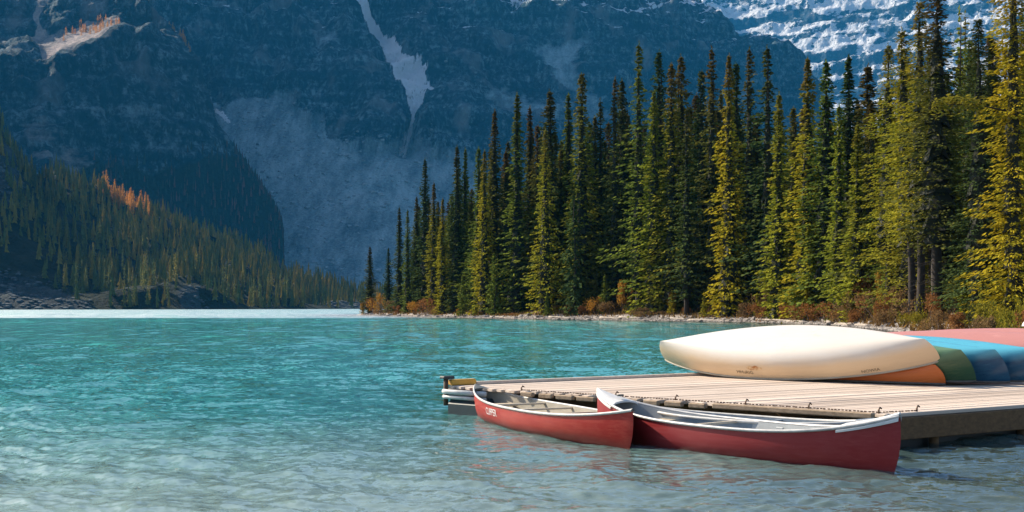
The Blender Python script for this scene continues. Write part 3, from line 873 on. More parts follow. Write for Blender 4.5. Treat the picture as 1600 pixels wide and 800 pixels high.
# px, top, metres behind the waterline, kind, hue, width, note
FRONT = [
    (578, 384, 6, 'slim', 'd', 1.15, 'small dark spruce standing alone at the very tip of the point'),
    (607, 386, 8, 'slim', 'd', 1.0, None), (624, 322, 9, 'slim', 'd', 0.95, None), (637, 326, 6, 'slim', 'g', 0.9, None),
    (651, 306, 12, 'full', 'd', 0.9, None), (664, 246, 10, 'slim', 'd', 0.95, None), (678, 284, 7, 'slim', 'g', 0.95, None),
    (692, 308, 5, 'slim', 'y', 0.95, None), (714, 226, 8, 'slim', 'd', 1.15, 'dark slender spruce where the tall wall of trees begins'),
    (727, 230, 10, 'slim', 'g', 1.0, None), (748, 228, 7, 'slim', 'g', 1.0, None), (757, 233, 5, 'full', 'y', 0.9, None),
    (773, 170, 9, 'slim', 'd', 1.15, None), (790, 235, 14, 'full', 'd', 1.0, None), (808, 143, 8, 'slim', 'g', 1.2, 'tall green spruce with a long pointed top against the scree fan'),
    (828, 164, 12, 'slim', 'd', 1.1, None), (852, 200, 4, 'full', 'y', 0.85, 'bright yellow-green spruce lit from crown to foot'),
    (859, 138, 9, 'slim', 'd', 1.25, None), (888, 143, 12, 'slim', 'g', 1.1, None), (909, 112, 7, 'full', 'g', 1.15, None),
    (938, 152, 12, 'ragged', 'd', 1.0, None), (961, 118, 9, 'ragged', 'd', 1.05, None), (972, 122, 12, 'full', 'd', 1.0, None),
    (998, 64, 5, 'ragged', 'g', 1.15, 'tallest ragged spruce in the middle, its thin top split by gaps'), (1030, 77, 10, 'full', 'd', 1.05, None),
    (1022, 140, 5, 'full', 'y', 0.9, None), (1049, 97, 6, 'full', 'g', 1.05, None), (1064, 84, 9, 'full', 'g', 1.1, None),
    (1073, 166, 4, 'ragged', 'd', 1.0, None), (1096, 108, 8, 'full', 'd', 0.95, None), (1112, 71, 7, 'ragged', 'd', 1.1, None),
    (1139, 83, 4, 'full', 'y', 0.95, 'spruce with a strip of yellow sunlit branches down its whole length'), (1150, 96, 9, 'full', 'd', 1.0, None),
    (1171, 71, 8, 'ragged', 'd', 1.15, None), (1199, 69, 5, 'ragged', 'd', 1.15, None), (1217, 142, 3, 'slim', 'y', 1.0, None),
    (1240, 165, 8, 'full', 'g', 1.0, None), (1262, 87, 5, 'full', 'y', 1.1, None), (1291, 92, 7, 'full', 'g', 1.15, None),
    (1311, 160, 5, 'slim', 'y', 0.9, None), (1326, 83, 10, 'slim', 'd', 1.15, None), (1340, 190, 6, 'slim', 'y', 0.9, None),
    (1356, 98, 12, 'slim', 'd', 1.1, None), (1388, 66, 10, 'stem', 'y', 1.15, None), (1413, 69, 14, 'stem', 'g', 1.1, None),
    (1437, -6, 8, 'stem', 'y', 1.1, None), (1464, -24, 9, 'stem', 'd', 1.35, 'broad dark spruce with a bare lower trunk beside the bright ones'),
    (1529, 22, 13, 'full', 'd', 1.15, None), (1551, 52, 16, 'full', 'd', 1.1, None),
]
for k, (px, top, off, kind, hue, w, note) in enumerate(FRONT):
    tone = {'d': 'dark green', 'g': 'green', 'y': 'yellow-green'}[hue]
    shape = {'slim': 'slender', 'full': 'dense', 'ragged': 'ragged', 'stem': 'bare-stemmed'}[kind]
    lab = note or f'{shape} {tone} spruce, {ordinal(k + 1)} in the front row from the tip of the point'
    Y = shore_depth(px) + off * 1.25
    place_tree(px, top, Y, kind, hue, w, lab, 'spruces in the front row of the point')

place_tree(1425, 40, shore_depth(1400) + 6, 'stem', 'y', 1.15, 'leaning spruce with a bare dark trunk standing on the gravel bank', 'spruces in the front row of the point', var=1, lean=-0.035)
place_tree(1584, -150, 66, 'lush', 'y', 1.0, 'brightest golden green spruce at the right edge, full of sunlit boughs', 'spruces in the front row of the point', var=0)
place_tree(1640, -120, 70, 'full', 'g', 1.3, 'spruce cut off by the right edge behind the golden one', 'spruces in the front row of the point', var=0)

# two thin pines with almost bare stems
M_PINE = M_NEEDLE_Y
for j, (px, top, Y, lab) in enumerate([(1499, 8, 88, 'thin bare-stemmed pine with a sparse top, left of a pair'), (1508, 14, 89.5, 'thin bare-stemmed pine with a sparse top, right of a pair')]):
    V, Fc = spruce_crown(H0, 0.95, 0.72, 1.6, 5, 71 + j, .8, .1, 6, .2)
    V2, Fc2 = spruce_crown(H0 * 0.7, 0.8, 0.30, 0.55, 3, 75 + j, .9, .2, 5, .4)
    V = np.concatenate([V, V2]); Fc = np.concatenate([Fc, Fc2 + len(V) - len(V2)])
    cm = np_mesh('crown', V, Fc, [M_PINE], False)
    tm = trunk_mesh(H0, 0.17, 77 + j, 1.6, .6)
    MESH[('pine', 0, 'y')] = (cm, tm); VAR['pine'] = [0]
    place_tree(px, top, Y, 'pine', 'y', 1.0, lab, 'pair of thin pines', name='pine', var=0)

# rows behind, closing the wood
ENV_X = [560, 590, 640, 700, 780, 860, 930, 1000, 1120, 1240, 1380, 1450, 1560, 1750]
ENV_T = [470, 420, 330, 290, 235, 205, 195, 170, 160, 170, 150, 90, 60, 20]
BACK_LABEL = 'dark spruce crowded into the shade behind the front row'
placed = 0
for k in range(150):
    px = 640 + 1080 * (k + 0.5) / 150 + random.uniform(-8, 8)
    rowk = k % 4
    Y = shore_depth(px) + 12 + rowk * 8 + random.uniform(0, 6)
    if px > 1400: Y = max(Y, 84 + rowk * 6 + random.uniform(0, 5))
    top = float(np.interp(px, ENV_X, ENV_T)) + random.uniform(-20, 75)
    place_tree(px, top, Y, random.choice(['full', 'full', 'stem']), random.choice('ddg'), random.uniform(0.95, 1.2), BACK_LABEL, 'spruces crowded behind the front row')
for k in range(26):
    px = 1580 + 20 * k
    place_tree(px, random.uniform(-60, 60), 74 + random.uniform(0, 40), 'full', random.choice('dgg'), 1.15, 'dark spruce deep in the wood past the right edge', 'spruces past the right edge') if px > 1610 and k % 2 == 0 else None

# young spruces along the shore
YNG = [(723, 432, 3, 'g', 1.0), (742, 459, 2.5, 'g', 1.1), (775, 440, 5, 'd', 1.0), (855, 456, 2.5, 'g', 1.05), (772, 395, 4, 'g', 0.9), (917, 420, 6, 'd', .85), (930, 424, 7, 'd', .9), (945, 428, 5, 'g', 1.0), (896, 306, 4, 'd', 0.75),
       (1183, 456, 4, 'y', 1.1), (1216, 458, 4, 'y', 1.0), (1243, 434, 4, 'g', 1.0), (1264, 352, 4, 'y', 0.8), (1262, 440, 3, 'y', 1.1), (1328, 464, 7, 'y', 1.1), (1100, 455, 4, 'y', 1.0), (1050, 452, 5, 'y', 1.2), (1505, 420, 14, 'y', 1.0), (1535, 430, 12, 'g', 1.1)]
for k, (px, top, off, hue, w) in enumerate(YNG):
    place_tree(px, top, shore_depth(px) + off, 'young', hue, w, f'small young spruce by the water, {ordinal(k + 1)} of the saplings from the point' if False else
               f'young spruce sapling, {ordinal(sorted(q[0] for q in YNG).index(px) + 1)} along the shore from the tip of the point', 'young spruces along the shore')

# ------------------------------------------------------------------ hillside trees
def low_spruce(seed, H=18.0, R=2.3, tiers=6, n=5):
    r = np.random.default_rng(seed)
    V, Fc = [], []
    for t in range(tiers):
        zb = H * (0.04 + 0.86 * t / tiers); zt = min(H, zb + H * 0.34)
        rr = R * (1 - t / (tiers + 0.6)) ** 0.85
        o = len(V)
        V.append((r.normal(0, .1), r.normal(0, .1), zt))
        for k in range(n):
            a = 2 * math.pi * (k + 0.6 * r.random()) / n
            q = rr * (0.6 + 0.6 * r.random())
            V.append((q * math.cos(a), q * math.sin(a), zb - 0.05 * H * r.random()))
            a2 = a + math.pi / n
            V.append((q * 0.42 * math.cos(a2), q * 0.42 * math.sin(a2), zb + H * 0.04))
        m2 = 2 * n
        for k in range(m2):
            Fc.append((o, o + 1 + k, o + 1 + (k + 1) % m2))
    return np.array(V), np.array(Fc)

def scatter_mass(pts, hs, templates, r):
    Vs, Fs, Ts, off = [], [], [], 0
    which = r.integers(0, len(templates), len(pts))
    for w, (TVx, TF) in enumerate(templates):
        idx = np.nonzero(which == w)[0]
        if len(idx) == 0: continue
        a = r.random(len(idx)) * 6.283
        s = hs[idx] / 18.0
        sx = s ** 0.6 * (0.8 + 0.5 * r.random(len(idx)))
        ca, sa = np.cos(a), np.sin(a)
        x = TVx[None, :, 0] * ca[:, None] - TVx[None, :, 1] * sa[:, None]
        y = TVx[None, :, 0] * sa[:, None] + TVx[None, :, 1] * ca[:, None]
        v = np.stack([x * sx[:, None], y * sx[:, None], TVx[None, :, 2] * s[:, None] + 0 * x], -1) + pts[idx][:, None, :]
        Vs.append(v.reshape(-1, 3))
        Ts.append(np.repeat(r.random(len(idx)) ** 2.2, len(TVx)))
        Fs.append((TF[None] + (off + np.arange(len(idx)) * len(TVx))[:, None, None]).reshape(-1, TF.shape[1]))
        off += len(idx) * len(TVx)
    global TINT
    TINT = np.concatenate(Ts)
    return np.concatenate(Vs), np.concatenate(Fs)

LOW = [low_spruce(200 + i, R=2.0 + 0.25 * i) for i in range(4)]
r = np.random.default_rng(23)

def sample_surface(V, px, py, weight, n, r):
    """n random points on a patch, by area times weight"""
    a = np.linalg.norm(np.cross(V[1:, :-1] - V[:-1, :-1], V[:-1, 1:] - V[:-1, :-1]), axis=-1)
    w = a * weight[:-1, :-1]
    w = np.where(w > 0, w, 0).ravel(); w = w / w.sum()
    k = r.choice(len(w), n, p=w)
    i, j = np.divmod(k, V.shape[1] - 1)
    u, v = r.random((n, 1)), r.random((n, 1))
    q = (V[i, j] * (1 - u) * (1 - v) + V[i, j + 1] * u * (1 - v) + V[i + 1, j] * (1 - u) * v + V[i + 1, j + 1] * u * v)
    return q, px[i, j], py[i, j]

rowfrac = HROW
wgt = (1 - hill_scree(HV, HPX, HPY)) * (HPX > -250) * (HPX < 760) * (rowfrac < 4.6) * (HPY < 482)
wgt = wgt * np.where(HPX < 75, np.where(HPY < 260, 0.9, 0.6), 1.0) * (0.45 + 0.9 * smooth(-0.25, 0.35, fbm(HV[..., 0] / 55, HV[..., 1] / 55, HV[..., 2] / 90, 3, 201)))
pts, tpx, tpy = sample_surface(HV, HPX, HPY, wgt, 4200, r)
hs = r.uniform(9, 21, len(pts)) * np.where(tpy < 330, 0.95, 1.0)
is_larch = (soft_poly(tpx, tpy, [(140, 290), (175, 285), (225, 312), (228, 345), (205, 345), (160, 320)], 6) > 0.5)
pts[:, 2] -= 0.8
show = np.argsort(-(hs / pts[:, 1]) * ((tpx > 0) & (tpx < 570) & ~is_larch))
single = show[:90]
rest = np.setdiff1d(np.arange(len(pts)), single)
rest = rest[~is_larch[rest]]
V, Fc = scatter_mass(pts[rest], hs[rest], LOW, r)
link('hillside_forest', np_mesh('hillside_forest', V, Fc, [M_FAR], False, attrs={'tint': TINT}), kind='stuff', label='spruce forest covering the slope on the far shore')
HILL_MESH = []
for i in range(3):
    V, Fc = spruce_crown(18.0, 2.2, 0.03, 1.7, 6, 210 + i, .5, .4, 4, 0, 2.0)
    HILL_MESH.append(np_mesh('hillside_spruce', V, Fc, [M_FAR], False))
for k, i in enumerate(single):
    s = hs[i] / 18.0
    link('hillside_spruce', HILL_MESH[k % 3], None, 'spruce standing out on the lower wooded slope across the lake', 'tree', 'large spruces on the far slope', loc=tuple(pts[i]), rot=(0, 0, k * 1.7), scale=(s, s, s))
LARCH_MESH = []
for i in range(2):
    V, Fc = spruce_crown(18.0, 4.4, 0.06, 1.5, 7, 220 + i, .6, .0, 5, 0, 2.6)
    LARCH_MESH.append(np_mesh('larch', V, Fc, [M_LARCH], False))
def larches(P3, label, group, lo, hi):
    for k, p in enumerate(P3):
        s = random.uniform(lo, hi) / 18.0
        link('larch', LARCH_MESH[k % 2], None, label, 'tree', group, loc=tuple(p), rot=(0, 0, k * 2.1), scale=(s, s, s))
wl = soft_poly(HPX, HPY, [(140, 300), (172, 292), (228, 322), (230, 352), (205, 350), (160, 330)], 4) * (rowfrac < 4.3)
lp, _, _ = sample_surface(HV, HPX, HPY, wl, 80, r)
larches(lp, 'golden larch in the sunlit stand on the wooded slope', 'golden larches on the wooded slope', 8, 20)
trow = TROW < 5.6
wl = soft_poly(TPX, TPY, [(95, 62), (110, 50), (185, 28), (188, 40), (150, 55), (100, 66)], 3) * trow
lp, _, _ = sample_surface(TV, TPX, TPY, wl, 34, r)
larches(lp, 'golden larch on the sunlit ledge of the rock tower', 'golden larches on the tower ledge', 9, 17)
wl = (poly_dist(TPX, TPY, [(216, -12), (240, 6), (258, 26), (274, 50), (287, 66), (298, 78)])[0] < 4) * trow
lp, _, _ = sample_surface(TV, TPX, TPY, wl.astype(float), 30, r)
larches(lp, 'golden larch on the skyline ridge of the rock tower', 'golden larches on the tower ridge', 10, 18)
# dark wood at the tower's foot
wt = tower_forest(TV, TPX, TPY) * trow * (TPX > 80)
pts, _, _ = sample_surface(TV, TPX, TPY, wt, 2600, r)
V, Fc = scatter_mass(pts, r.uniform(9, 22, len(pts)), LOW[:2], r)
link('tower_forest', np_mesh('tower_forest', V, Fc, [foliage_material('tower_wood_needles', (0.022, 0.040, 0.030), (0.06, 0.08, 0.05), (0.20, 0.085, 0.06), 0.2, tint=True)], False, attrs={'tint': TINT}), kind='stuff', label='dark forest on the lower flank of the rock tower')
# ------------------------------------------------------------------ canoes
class Hull:
    def __init__(s, L=4.6, beam=0.85, D=0.36, E=0.52, rocker=0.04):
        s.L, s.B, s.D, s.E, s.rk = L, beam, D, E, rocker
    def b(s, t): return s.B / 2 * (1 - np.abs(t) ** 2.2) ** 0.9
    def keel(s, t): return s.rk * np.abs(t) ** 3
    def sheer(s, t): return s.D + (s.E - s.D) * np.abs(t) ** 3.0
    def n(s, t): return 3.0 - 1.0 * np.abs(t)
    def pt(s, t, th, side, off=0.0):
        """t along -1..1, th 0 keel .. pi/2 gunwale; off shrinks towards the inside"""
        n = s.n(t)
        y = s.b(t) * np.sin(th) ** (2 / n)
        zr = 1 - np.cos(th) ** (2 / n)
        k, sh = s.keel(t), s.sheer(t)
        z = k + (sh - k) * zr
        stem = 1 - 0.055 * (1 - zr) ** 2.4 - 0.012 * zr ** 3
        x = t * s.L / 2 * (1 + (stem - 1) * np.abs(t) ** 6)
        if off:
            y = np.maximum(y - off, 0); z = z + off * (1 - zr); x = x * (1 - off / s.L * 2)
        return np.stack([x + 0 * th, side * y, z], -1)
    def width_at(s, t, z):
        n = s.n(t); k, sh = s.keel(t), s.sheer(t)
        zr = np.clip((z - k) / (sh - k), 0, 1)
        c = (1 - zr) ** (n / 2)
        return s.b(t) * np.sqrt(np.maximum(1 - c * c, 0)) ** (2 / n)
    def shell(s, off=0.0, nt=57, ns=15):
        t = np.sin(np.linspace(-1, 1, nt) * math.pi / 2)
        t = 0.5 * t + 0.5 * np.linspace(-1, 1, nt)
        th = np.linspace(0, math.pi / 2, ns)
        ths = np.concatenate([th[::-1], th[1:]]); sd = np.concatenate([-np.ones(ns), np.ones(ns - 1)])
        V = s.pt(t[:, None], ths[None, :], sd[None, :], off)
        return V, grid_faces(len(ths), nt)
    def rail(s, side, w=0.023, h=0.026, nt=45, lift=0.006):
        """gunwale: a rounded bar along the sheer"""
        t = np.linspace(-1, 1, nt)
        c = s.pt(t, np.full(nt, math.pi / 2), side); c[:, 2] += lift
        V = []
        for k in range(8):
            a = 2 * math.pi * (k + 0.5) / 8
            q = c.copy(); q[:, 1] += w * 0.62 * math.cos(a) + side * w * 0.25; q[:, 2] += h * 0.62 * math.sin(a)
            V.append(q)
        V = np.stack(V, 1)
        return V, grid_faces(8, nt, True)
    def deck(s, end, t0=0.80, crown=0.02, over=0.01, drop=0.0, nt=9, ns=7):
        """plate over one end, between the gunwales"""
        t = np.linspace(t0, 1, nt) * end
        u = np.linspace(-1, 1, ns)
        sh = s.pt(t, np.full(nt, math.pi / 2), 1)
        V = np.zeros((nt, ns, 3))
        V[..., 0] = sh[:, None, 0]
        V[..., 1] = (sh[:, None, 1] + over) * u[None, :]
        V[..., 2] = sh[:, None, 2] + 0.018 + crown * (1 - u[None, :] ** 2) - drop * np.abs(u[None, :]) ** 6
        top = V.copy(); bot = V.copy(); bot[..., 2] -= 0.02
        VV = np.concatenate([top.reshape(-1, 3), bot.reshape(-1, 3)])
        f = grid_faces(ns, nt); o = nt * ns
        fs = [f, f[:, ::-1] + o]
        rim = [i for i in range(ns)] + [i * ns + ns - 1 for i in range(1, nt)] + [(nt - 1) * ns + i for i in range(ns - 2, -1, -1)] + [i * ns for i in range(nt - 2, 0, -1)]
        rim = np.array(rim); r2 = np.roll(rim, -1)
        fs.append(np.stack([rim, rim + o, r2 + o, r2], 1))
        return VV, np.concatenate(fs)

def paint(name, base, worn, rough=0.42, scratch=0.5, under=None, coat=0.2, dirt=(0.25, 0.2, 0.15), bleached=None):
    m = NT(name)
    co = m.coord()
    cloud = m.noise(co, 1.7, 5, 0.6)
    scr = m.noise(m.mapping(co, (1.0, 9.0, 16.0)), 2.2, 6, 0.7)
    speck = m.noise(co, 26, 3, 0.7)
    f = m.math('ADD', m.math('MULTIPLY', cloud, 0.45), m.math('MULTIPLY', scr, 0.55))
    c = m.mix(m.math('MULTIPLY', m.ramp(f, [(0.46, 0.0), (0.66, 1.0)]), scratch), base, worn)
    if bleached:                                       # sun-faded bottoms; on the white canoe also a painted lit top and shaded side
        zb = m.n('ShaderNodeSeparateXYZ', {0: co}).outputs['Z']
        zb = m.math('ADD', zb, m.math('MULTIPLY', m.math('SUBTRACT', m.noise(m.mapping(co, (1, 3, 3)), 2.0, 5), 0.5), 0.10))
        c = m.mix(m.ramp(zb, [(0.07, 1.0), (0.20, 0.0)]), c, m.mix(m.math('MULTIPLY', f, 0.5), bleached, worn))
    c = m.mix(m.math('MULTIPLY', m.ramp(speck, [(0.70, 0.0), (0.80, 1.0)]), 0.25), c, dirt)
    if under:
        z = m.n('ShaderNodeSeparateXYZ', {0: co}).outputs['Z']
        zz = m.math('ADD', z, m.math('MULTIPLY', m.math('SUBTRACT', m.noise(co, 3, 4), 0.5), 0.07))
        c = m.mix(m.math('MULTIPLY', m.ramp(zz, [(0.08, 1.0), (0.2, 0.0)]), 0.6), c, under)
    scuff = m.ramp(m.noise(m.mapping(co, (2.5, 5.0, 30.0), (0, 0.06, 0)), 1.0, 8, 0.75), [(0.60, 0.0), (0.66, 1.0)])
    c = m.mix(m.math('MULTIPLY', scuff, 0.5 * min(1.0, scratch * 1.6)), c, worn)
    rr = m.ramp(scr, [(0.3, rough - 0.1), (0.7, rough + 0.2)])
    return m.done(c, rr, m.bump(scr, 0.08, 0.01), Coat_Weight=coat, Coat_Roughness=0.25, Specular_IOR_Level=0.28)

def plain(name, a, b, scale=8.0, rough=0.6, metallic=0.0, stretch=(1, 1, 1)):
    m = NT(name)
    n = m.noise(m.mapping(m.coord(), stretch), scale, 5, 0.65)
    return m.done(m.mix(m.ramp(n, [(0.3, 0.0), (0.7, 1.0)]), a, b), rough, m.bump(n, 0.15, 0.01), Metallic=metallic)

M_RED = paint('red_paint', (0.33, 0.010, 0.006), (0.46, 0.075, 0.05), 0.46, 0.7, (0.15, 0.03, 0.025), 0.06, (0.6, 0.35, 0.30))
M_MAROON = paint('maroon_paint', (0.24, 0.018, 0.022), (0.33, 0.07, 0.07), 0.5, 0.45, (0.16, 0.03, 0.035), 0.12, (0.42, 0.26, 0.24))
M_WHITE = paint('white_paint', (0.72, 0.54, 0.35), (0.62, 0.44, 0.27), 0.45, 0.3, None, 0.1, (0.40, 0.30, 0.20), (0.68, 0.665, 0.63))  # cream side and white bottom paint in the hull's shade and sunlight
M_ORANGE = paint('orange_paint', (0.55, 0.13, 0.025), (0.6, 0.2, 0.07), 0.45, 0.4)
M_GREEN = paint('green_paint', (0.022, 0.075, 0.038), (0.11, 0.15, 0.07), 0.35, 0.5, None, 0.4, bleached=(0.10, 0.22, 0.13))
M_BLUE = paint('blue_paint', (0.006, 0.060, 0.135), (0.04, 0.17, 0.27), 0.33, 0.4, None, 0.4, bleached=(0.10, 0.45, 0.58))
M_FADED = paint('faded_red_paint', (0.42, 0.085, 0.07), (0.58, 0.27, 0.24), 0.5, 0.7, None, 0.1, bleached=(0.45, 0.185, 0.165))
M_INSIDE_GREY = plain('grey_lining', (0.30, 0.32, 0.33), (0.42, 0.44, 0.44), 4)
M_INSIDE_TAN = plain('tan_lining', (0.30, 0.27, 0.21), (0.42, 0.38, 0.31), 4)
M_RAIL_W = plain('white_rail', (0.46, 0.44, 0.41), (0.66, 0.64, 0.61), 9, 0.45)
M_RAIL_G = plain('aluminium_rail', (0.34, 0.34, 0.34), (0.54, 0.53, 0.52), 9, 0.45, 0.2)
M_CAP = plain('pale_end_cap', (0.55, 0.54, 0.52), (0.70, 0.69, 0.67), 6, 0.5)
M_CAP_D = plain('dark_deck_plate', (0.06, 0.065, 0.06), (0.12, 0.12, 0.11), 6, 0.5)
M_RAIL_DK = plain('dark_rail', (0.06, 0.055, 0.05), (0.13, 0.12, 0.105), 12, 0.5)
M_ASH = plain('ash_wood', (0.42, 0.34, 0.24), (0.58, 0.49, 0.37), 6, 0.55, 0, (1, 12, 12))
M_BLUEGREY = plain('bluegrey_metal', (0.22, 0.28, 0.33), (0.36, 0.41, 0.45), 5, 0.4, 0.5)
M_INK = plain('dark_lettering', (0.10, 0.07, 0.04), (0.17, 0.12, 0.08), 20)
M_LETTER = plain('white_lettering', (0.75, 0.72, 0.70), (0.85, 0.83, 0.81), 20)

def bar_mesh(name, a, b, w, h, mat):
    """flat bar from a to b"""
    a, b = Vector(a), Vector(b)
    bm = box_arrays((b - a).length, w, h, min(w, h) * 0.18)
    q = (b - a).to_track_quat('X', 'Z')
    bmesh.ops.transform(bm, matrix=Matrix.Translation((a + b) / 2) @ q.to_matrix().to_4x4(), verts=bm.verts)
    return bm_mesh(name, bm, mat)

def lettering(text, hull, x0, z0, size, side, mat, parent, flip=False, name='lettering'):
    """flat letters that follow the curve of the hull"""
    cu = bpy.data.curves.new('lettering', 'FONT')
    cu.body = text; cu.size = size; cu.resolution_u = 3
    tmp = bpy.data.objects.new('lettering_source', cu)
    C.objects.link(tmp)
    dg = bpy.context.evaluated_depsgraph_get()
    me0 = bpy.data.meshes.new_from_object(tmp.evaluated_get(dg))
    bpy.data.objects.remove(tmp); 
    bm = bmesh.new(); bm.from_mesh(me0); bpy.data.meshes.remove(me0)
    bmesh.ops.subdivide_edges(bm, edges=list(bm.edges), cuts=1)
    xs = [v.co.x for v in bm.verts]; mid = (min(xs) + max(xs)) / 2
    for v in bm.verts:
        tx, tz = v.co.x - mid, v.co.y
        if flip: tx, tz = -tx, -tz
        x = x0 + (tx if side < 0 else -tx); z = z0 + tz
        w = float(hull.width_at(np.array(x / (hull.L / 2)), np.array(z))) + 0.004
        v.co = (x, side * w, z)
    return link(name, bm_mesh('lettering', bm, mat), HULL_OF[parent.name])

HULL_OF = {}
def canoe(name, hull, mats, label, decks=(0.84, 0.84), deck_kw=None, thwarts=(-0.35, 0.3), seats=(-0.62, 0.55), deck_mat=None, group=None, rail_kw=None):
    outer, inner, rail, wood = mats
    e = link(name, None, None, label, 'canoe', group)
    e.empty_display_size = 0.3
    V, f = hull.shell()
    hl = link('hull', np_mesh('hull', V, f, [outer]), e)
    HULL_OF[e.name] = hl
    V, f = hull.shell(0.013)
    link('lining', np_mesh('lining', V, f[:, ::-1], [inner]), e)
    for sd in (-1, 1):
        V, f = hull.rail(sd, **(rail_kw or {}))
        link('gunwale', np_mesh('gunwale', V, f, [rail]), e)
    for k, end in enumerate((-1, 1)):
        if decks[k]:
            V, f = hull.deck(end, decks[k], **(deck_kw or {}))
            link('end_deck', np_mesh('end_deck', V, f, [deck_mat or rail], False), e)
    for t in thwarts:
        w = float(hull.b(np.array(t))) - 0.004; z = float(hull.sheer(np.array(t))) - 0.018
        link('thwart', bar_mesh('thwart', (t * hull.L / 2, -w, z), (t * hull.L / 2, w, z), 0.055, 0.022, wood), e)
    for t in seats:
        z = float(hull.sheer(np.array(t))) - 0.10
        w = float(hull.width_at(np.array(abs(t) + 0.06), np.array(z))) - 0.02
        link('seat', bar_mesh('seat', (t * hull.L / 2, -w, z), (t * hull.L / 2, w, z), 0.23, 0.025, wood), e)
    return e

def float_canoe(e, hull, near, far, draft):
    a, b = Vector(near), Vector(far)
    d = b - a
    e.location = ((a.x + b.x) / 2, (a.y + b.y) / 2, -draft)
    e.rotation_euler = (0, 0, math.atan2(d.y, d.x))
    M = Matrix.Translation(e.location) @ Matrix.Rotation(e.rotation_euler.z, 4, 'Z')
    CANOE_WELLS.append((M.inverted(), hull.L / 2 * 0.97, hull.B / 2, lambda tt, h=hull, dr=draft: h.width_at(tt, np.full(np.shape(tt), dr + 0.03))))

# -- the red canoe with white lettering
h1 = Hull(4.45, 0.86, 0.36, 0.50)
c1 = canoe('canoe', h1, (M_RED, M_INSIDE_TAN, M_RAIL_W, M_ASH), 'scuffed bright red canoe afloat with white lettering, farther of the two red ones',
           (0.90, 0.88), dict(crown=0.012), (-0.30, 0.02, 0.34), (-0.60, 0.62), M_CAP_D)
float_canoe(c1, h1, (1.29, 12.55), (-0.52, 16.6), 0.10)
lettering('CLIPPER', h1, 0.72, 0.225, 0.125, 1, M_LETTER, c1)

# -- the maroon canoe in front
h2 = Hull(4.15, 0.86, 0.40, 0.62)
c2 = canoe('canoe', h2, (M_MAROON, M_INSIDE_GREY, M_RAIL_G, M_ASH), 'maroon canoe afloat in front with grey inside and pale end caps',
           (0.74, 0.76), dict(crown=0.03, over=0.025, drop=0.035), (0.12,), (0.55,), M_CAP, rail_kw=dict(w=0.028, h=0.028))
float_canoe(c2, h2, (3.50, 10.72), (1.02, 13.95), 0.115)
bm = box_arrays(0.10, 0.02, 0.12, 0.008)
link('side_bracket', bm_mesh('side_bracket', bm, M_INSIDE_GREY), c2, loc=(-0.35, -float(h2.width_at(np.array(-0.17), np.array(0.3))) + 0.03, 0.31))
link('carry_handle', bar_mesh('carry_handle', (1.66, -0.045, 0.60), (1.66, 0.045, 0.60), 0.03, 0.02, M_CAP_D), c2)

# -- the narrow grey boat tucked against the dock
h3 = Hull(3.1, 0.60, 0.34, 0.42)
c3 = canoe('rowing_boat', h3, (M_BLUEGREY, M_BLUEGREY, M_RAIL_W, M_BLUEGREY), 'narrow blue-grey metal boat with white rails tucked between maroon canoe and dock',
           (0.88, 0.88), dict(crown=0.01), (-0.2, 0.35), (), M_BLUEGREY)
c3['category'] = 'boat'
float_canoe(c3, h3, (3.66, 12.02), (1.42, 14.06), 0.07)

# ------------------------------------------------------------------ dock
DZ = 0.38
C0 = np.array([3.92, 12.4]); L1 = np.array([-1.02, 16.9])
DU = np.array([0.85, 0.527]); DU = DU / np.linalg.norm(DU)
DN = np.array([-DU[1], DU[0]])
EDGE = (L1 - C0) / np.linalg.norm(L1 - C0)
dock = link('dock', None, None, 'sun-bleached plank dock carrying the overturned canoes', 'dock', loc=(C0[0], C0[1], 0))
def dloc(p, z):                                        # world point to the dock's own frame
    return (p[0] - C0[0], p[1] - C0[1], z)
m = NT('bleached_planks')
co = m.coord()
info = m.n('ShaderNodeObjectInfo').outputs['Random']
grain = m.noise(m.mapping(co, (0.55, 24, 24)), 1.6, 7, 0.68)
blot = m.noise(m.mapping(co, (1.2, 3, 3)), 1.0, 4, 0.6)
c = m.mix(m.ramp(grain, [(0.32, 0.0), (0.64, 1.0)]), (0.30, 0.215, 0.155), (0.66, 0.52, 0.41))
c = m.mix(m.math('MULTIPLY', m.ramp(blot, [(0.45, 0.0), (0.7, 1.0)]), 0.5), c, (0.66, 0.58, 0.50))
c = m.mix(m.math('MULTIPLY', info, 0.55), c, (0.74, 0.62, 0.51))
c = m.mix(m.ramp(info, [(0.0, 0.5), (0.3, 0.0)]), c, (0.30, 0.235, 0.185))
stain = m.noise(m.mapping(m.n('ShaderNodeNewGeometry').outputs['Position'], (1, 1, 1)), 0.9, 6, 0.65)
c = m.mix(m.ramp(stain, [(0.56, 0.0), (0.72, 0.55)]), c, (0.33, 0.25, 0.19))
c = m.mix(m.ramp(m.noise(m.mapping(co, (2, 60, 60)), 1.0, 3), [(0.70, 0.0), (0.76, 0.7)]), c, (0.11, 0.075, 0.05))
M_PLANK = m.done(c, 0.85, m.bump(grain, 0.5, 0.006))
M_BEAM = plain('weathered_beam', (0.22, 0.15, 0.09), (0.42, 0.31, 0.21), 3, 0.85, 0, (1, 8, 8))
M_FASCIA = plain('brown_fascia', (0.085, 0.045, 0.018), (0.17, 0.095, 0.040), 3, 0.85, 0, (1, 8, 8))
M_BLACK = plain('matte_black', (0.012, 0.014, 0.016), (0.03, 0.032, 0.035), 3, 0.6)
M_TEAL = plain('dark_teal_float', (0.004, 0.016, 0.022), (0.010, 0.030, 0.036), 3, 0.5)
M_RUST = plain('rusty_iron', (0.05, 0.03, 0.02), (0.15, 0.085, 0.05), 30, 0.8)
PW, PG = 0.139, 0.011
plank_me = bm_mesh('plank', box_arrays(1.0, PW, 0.042, 0.006), M_PLANK)
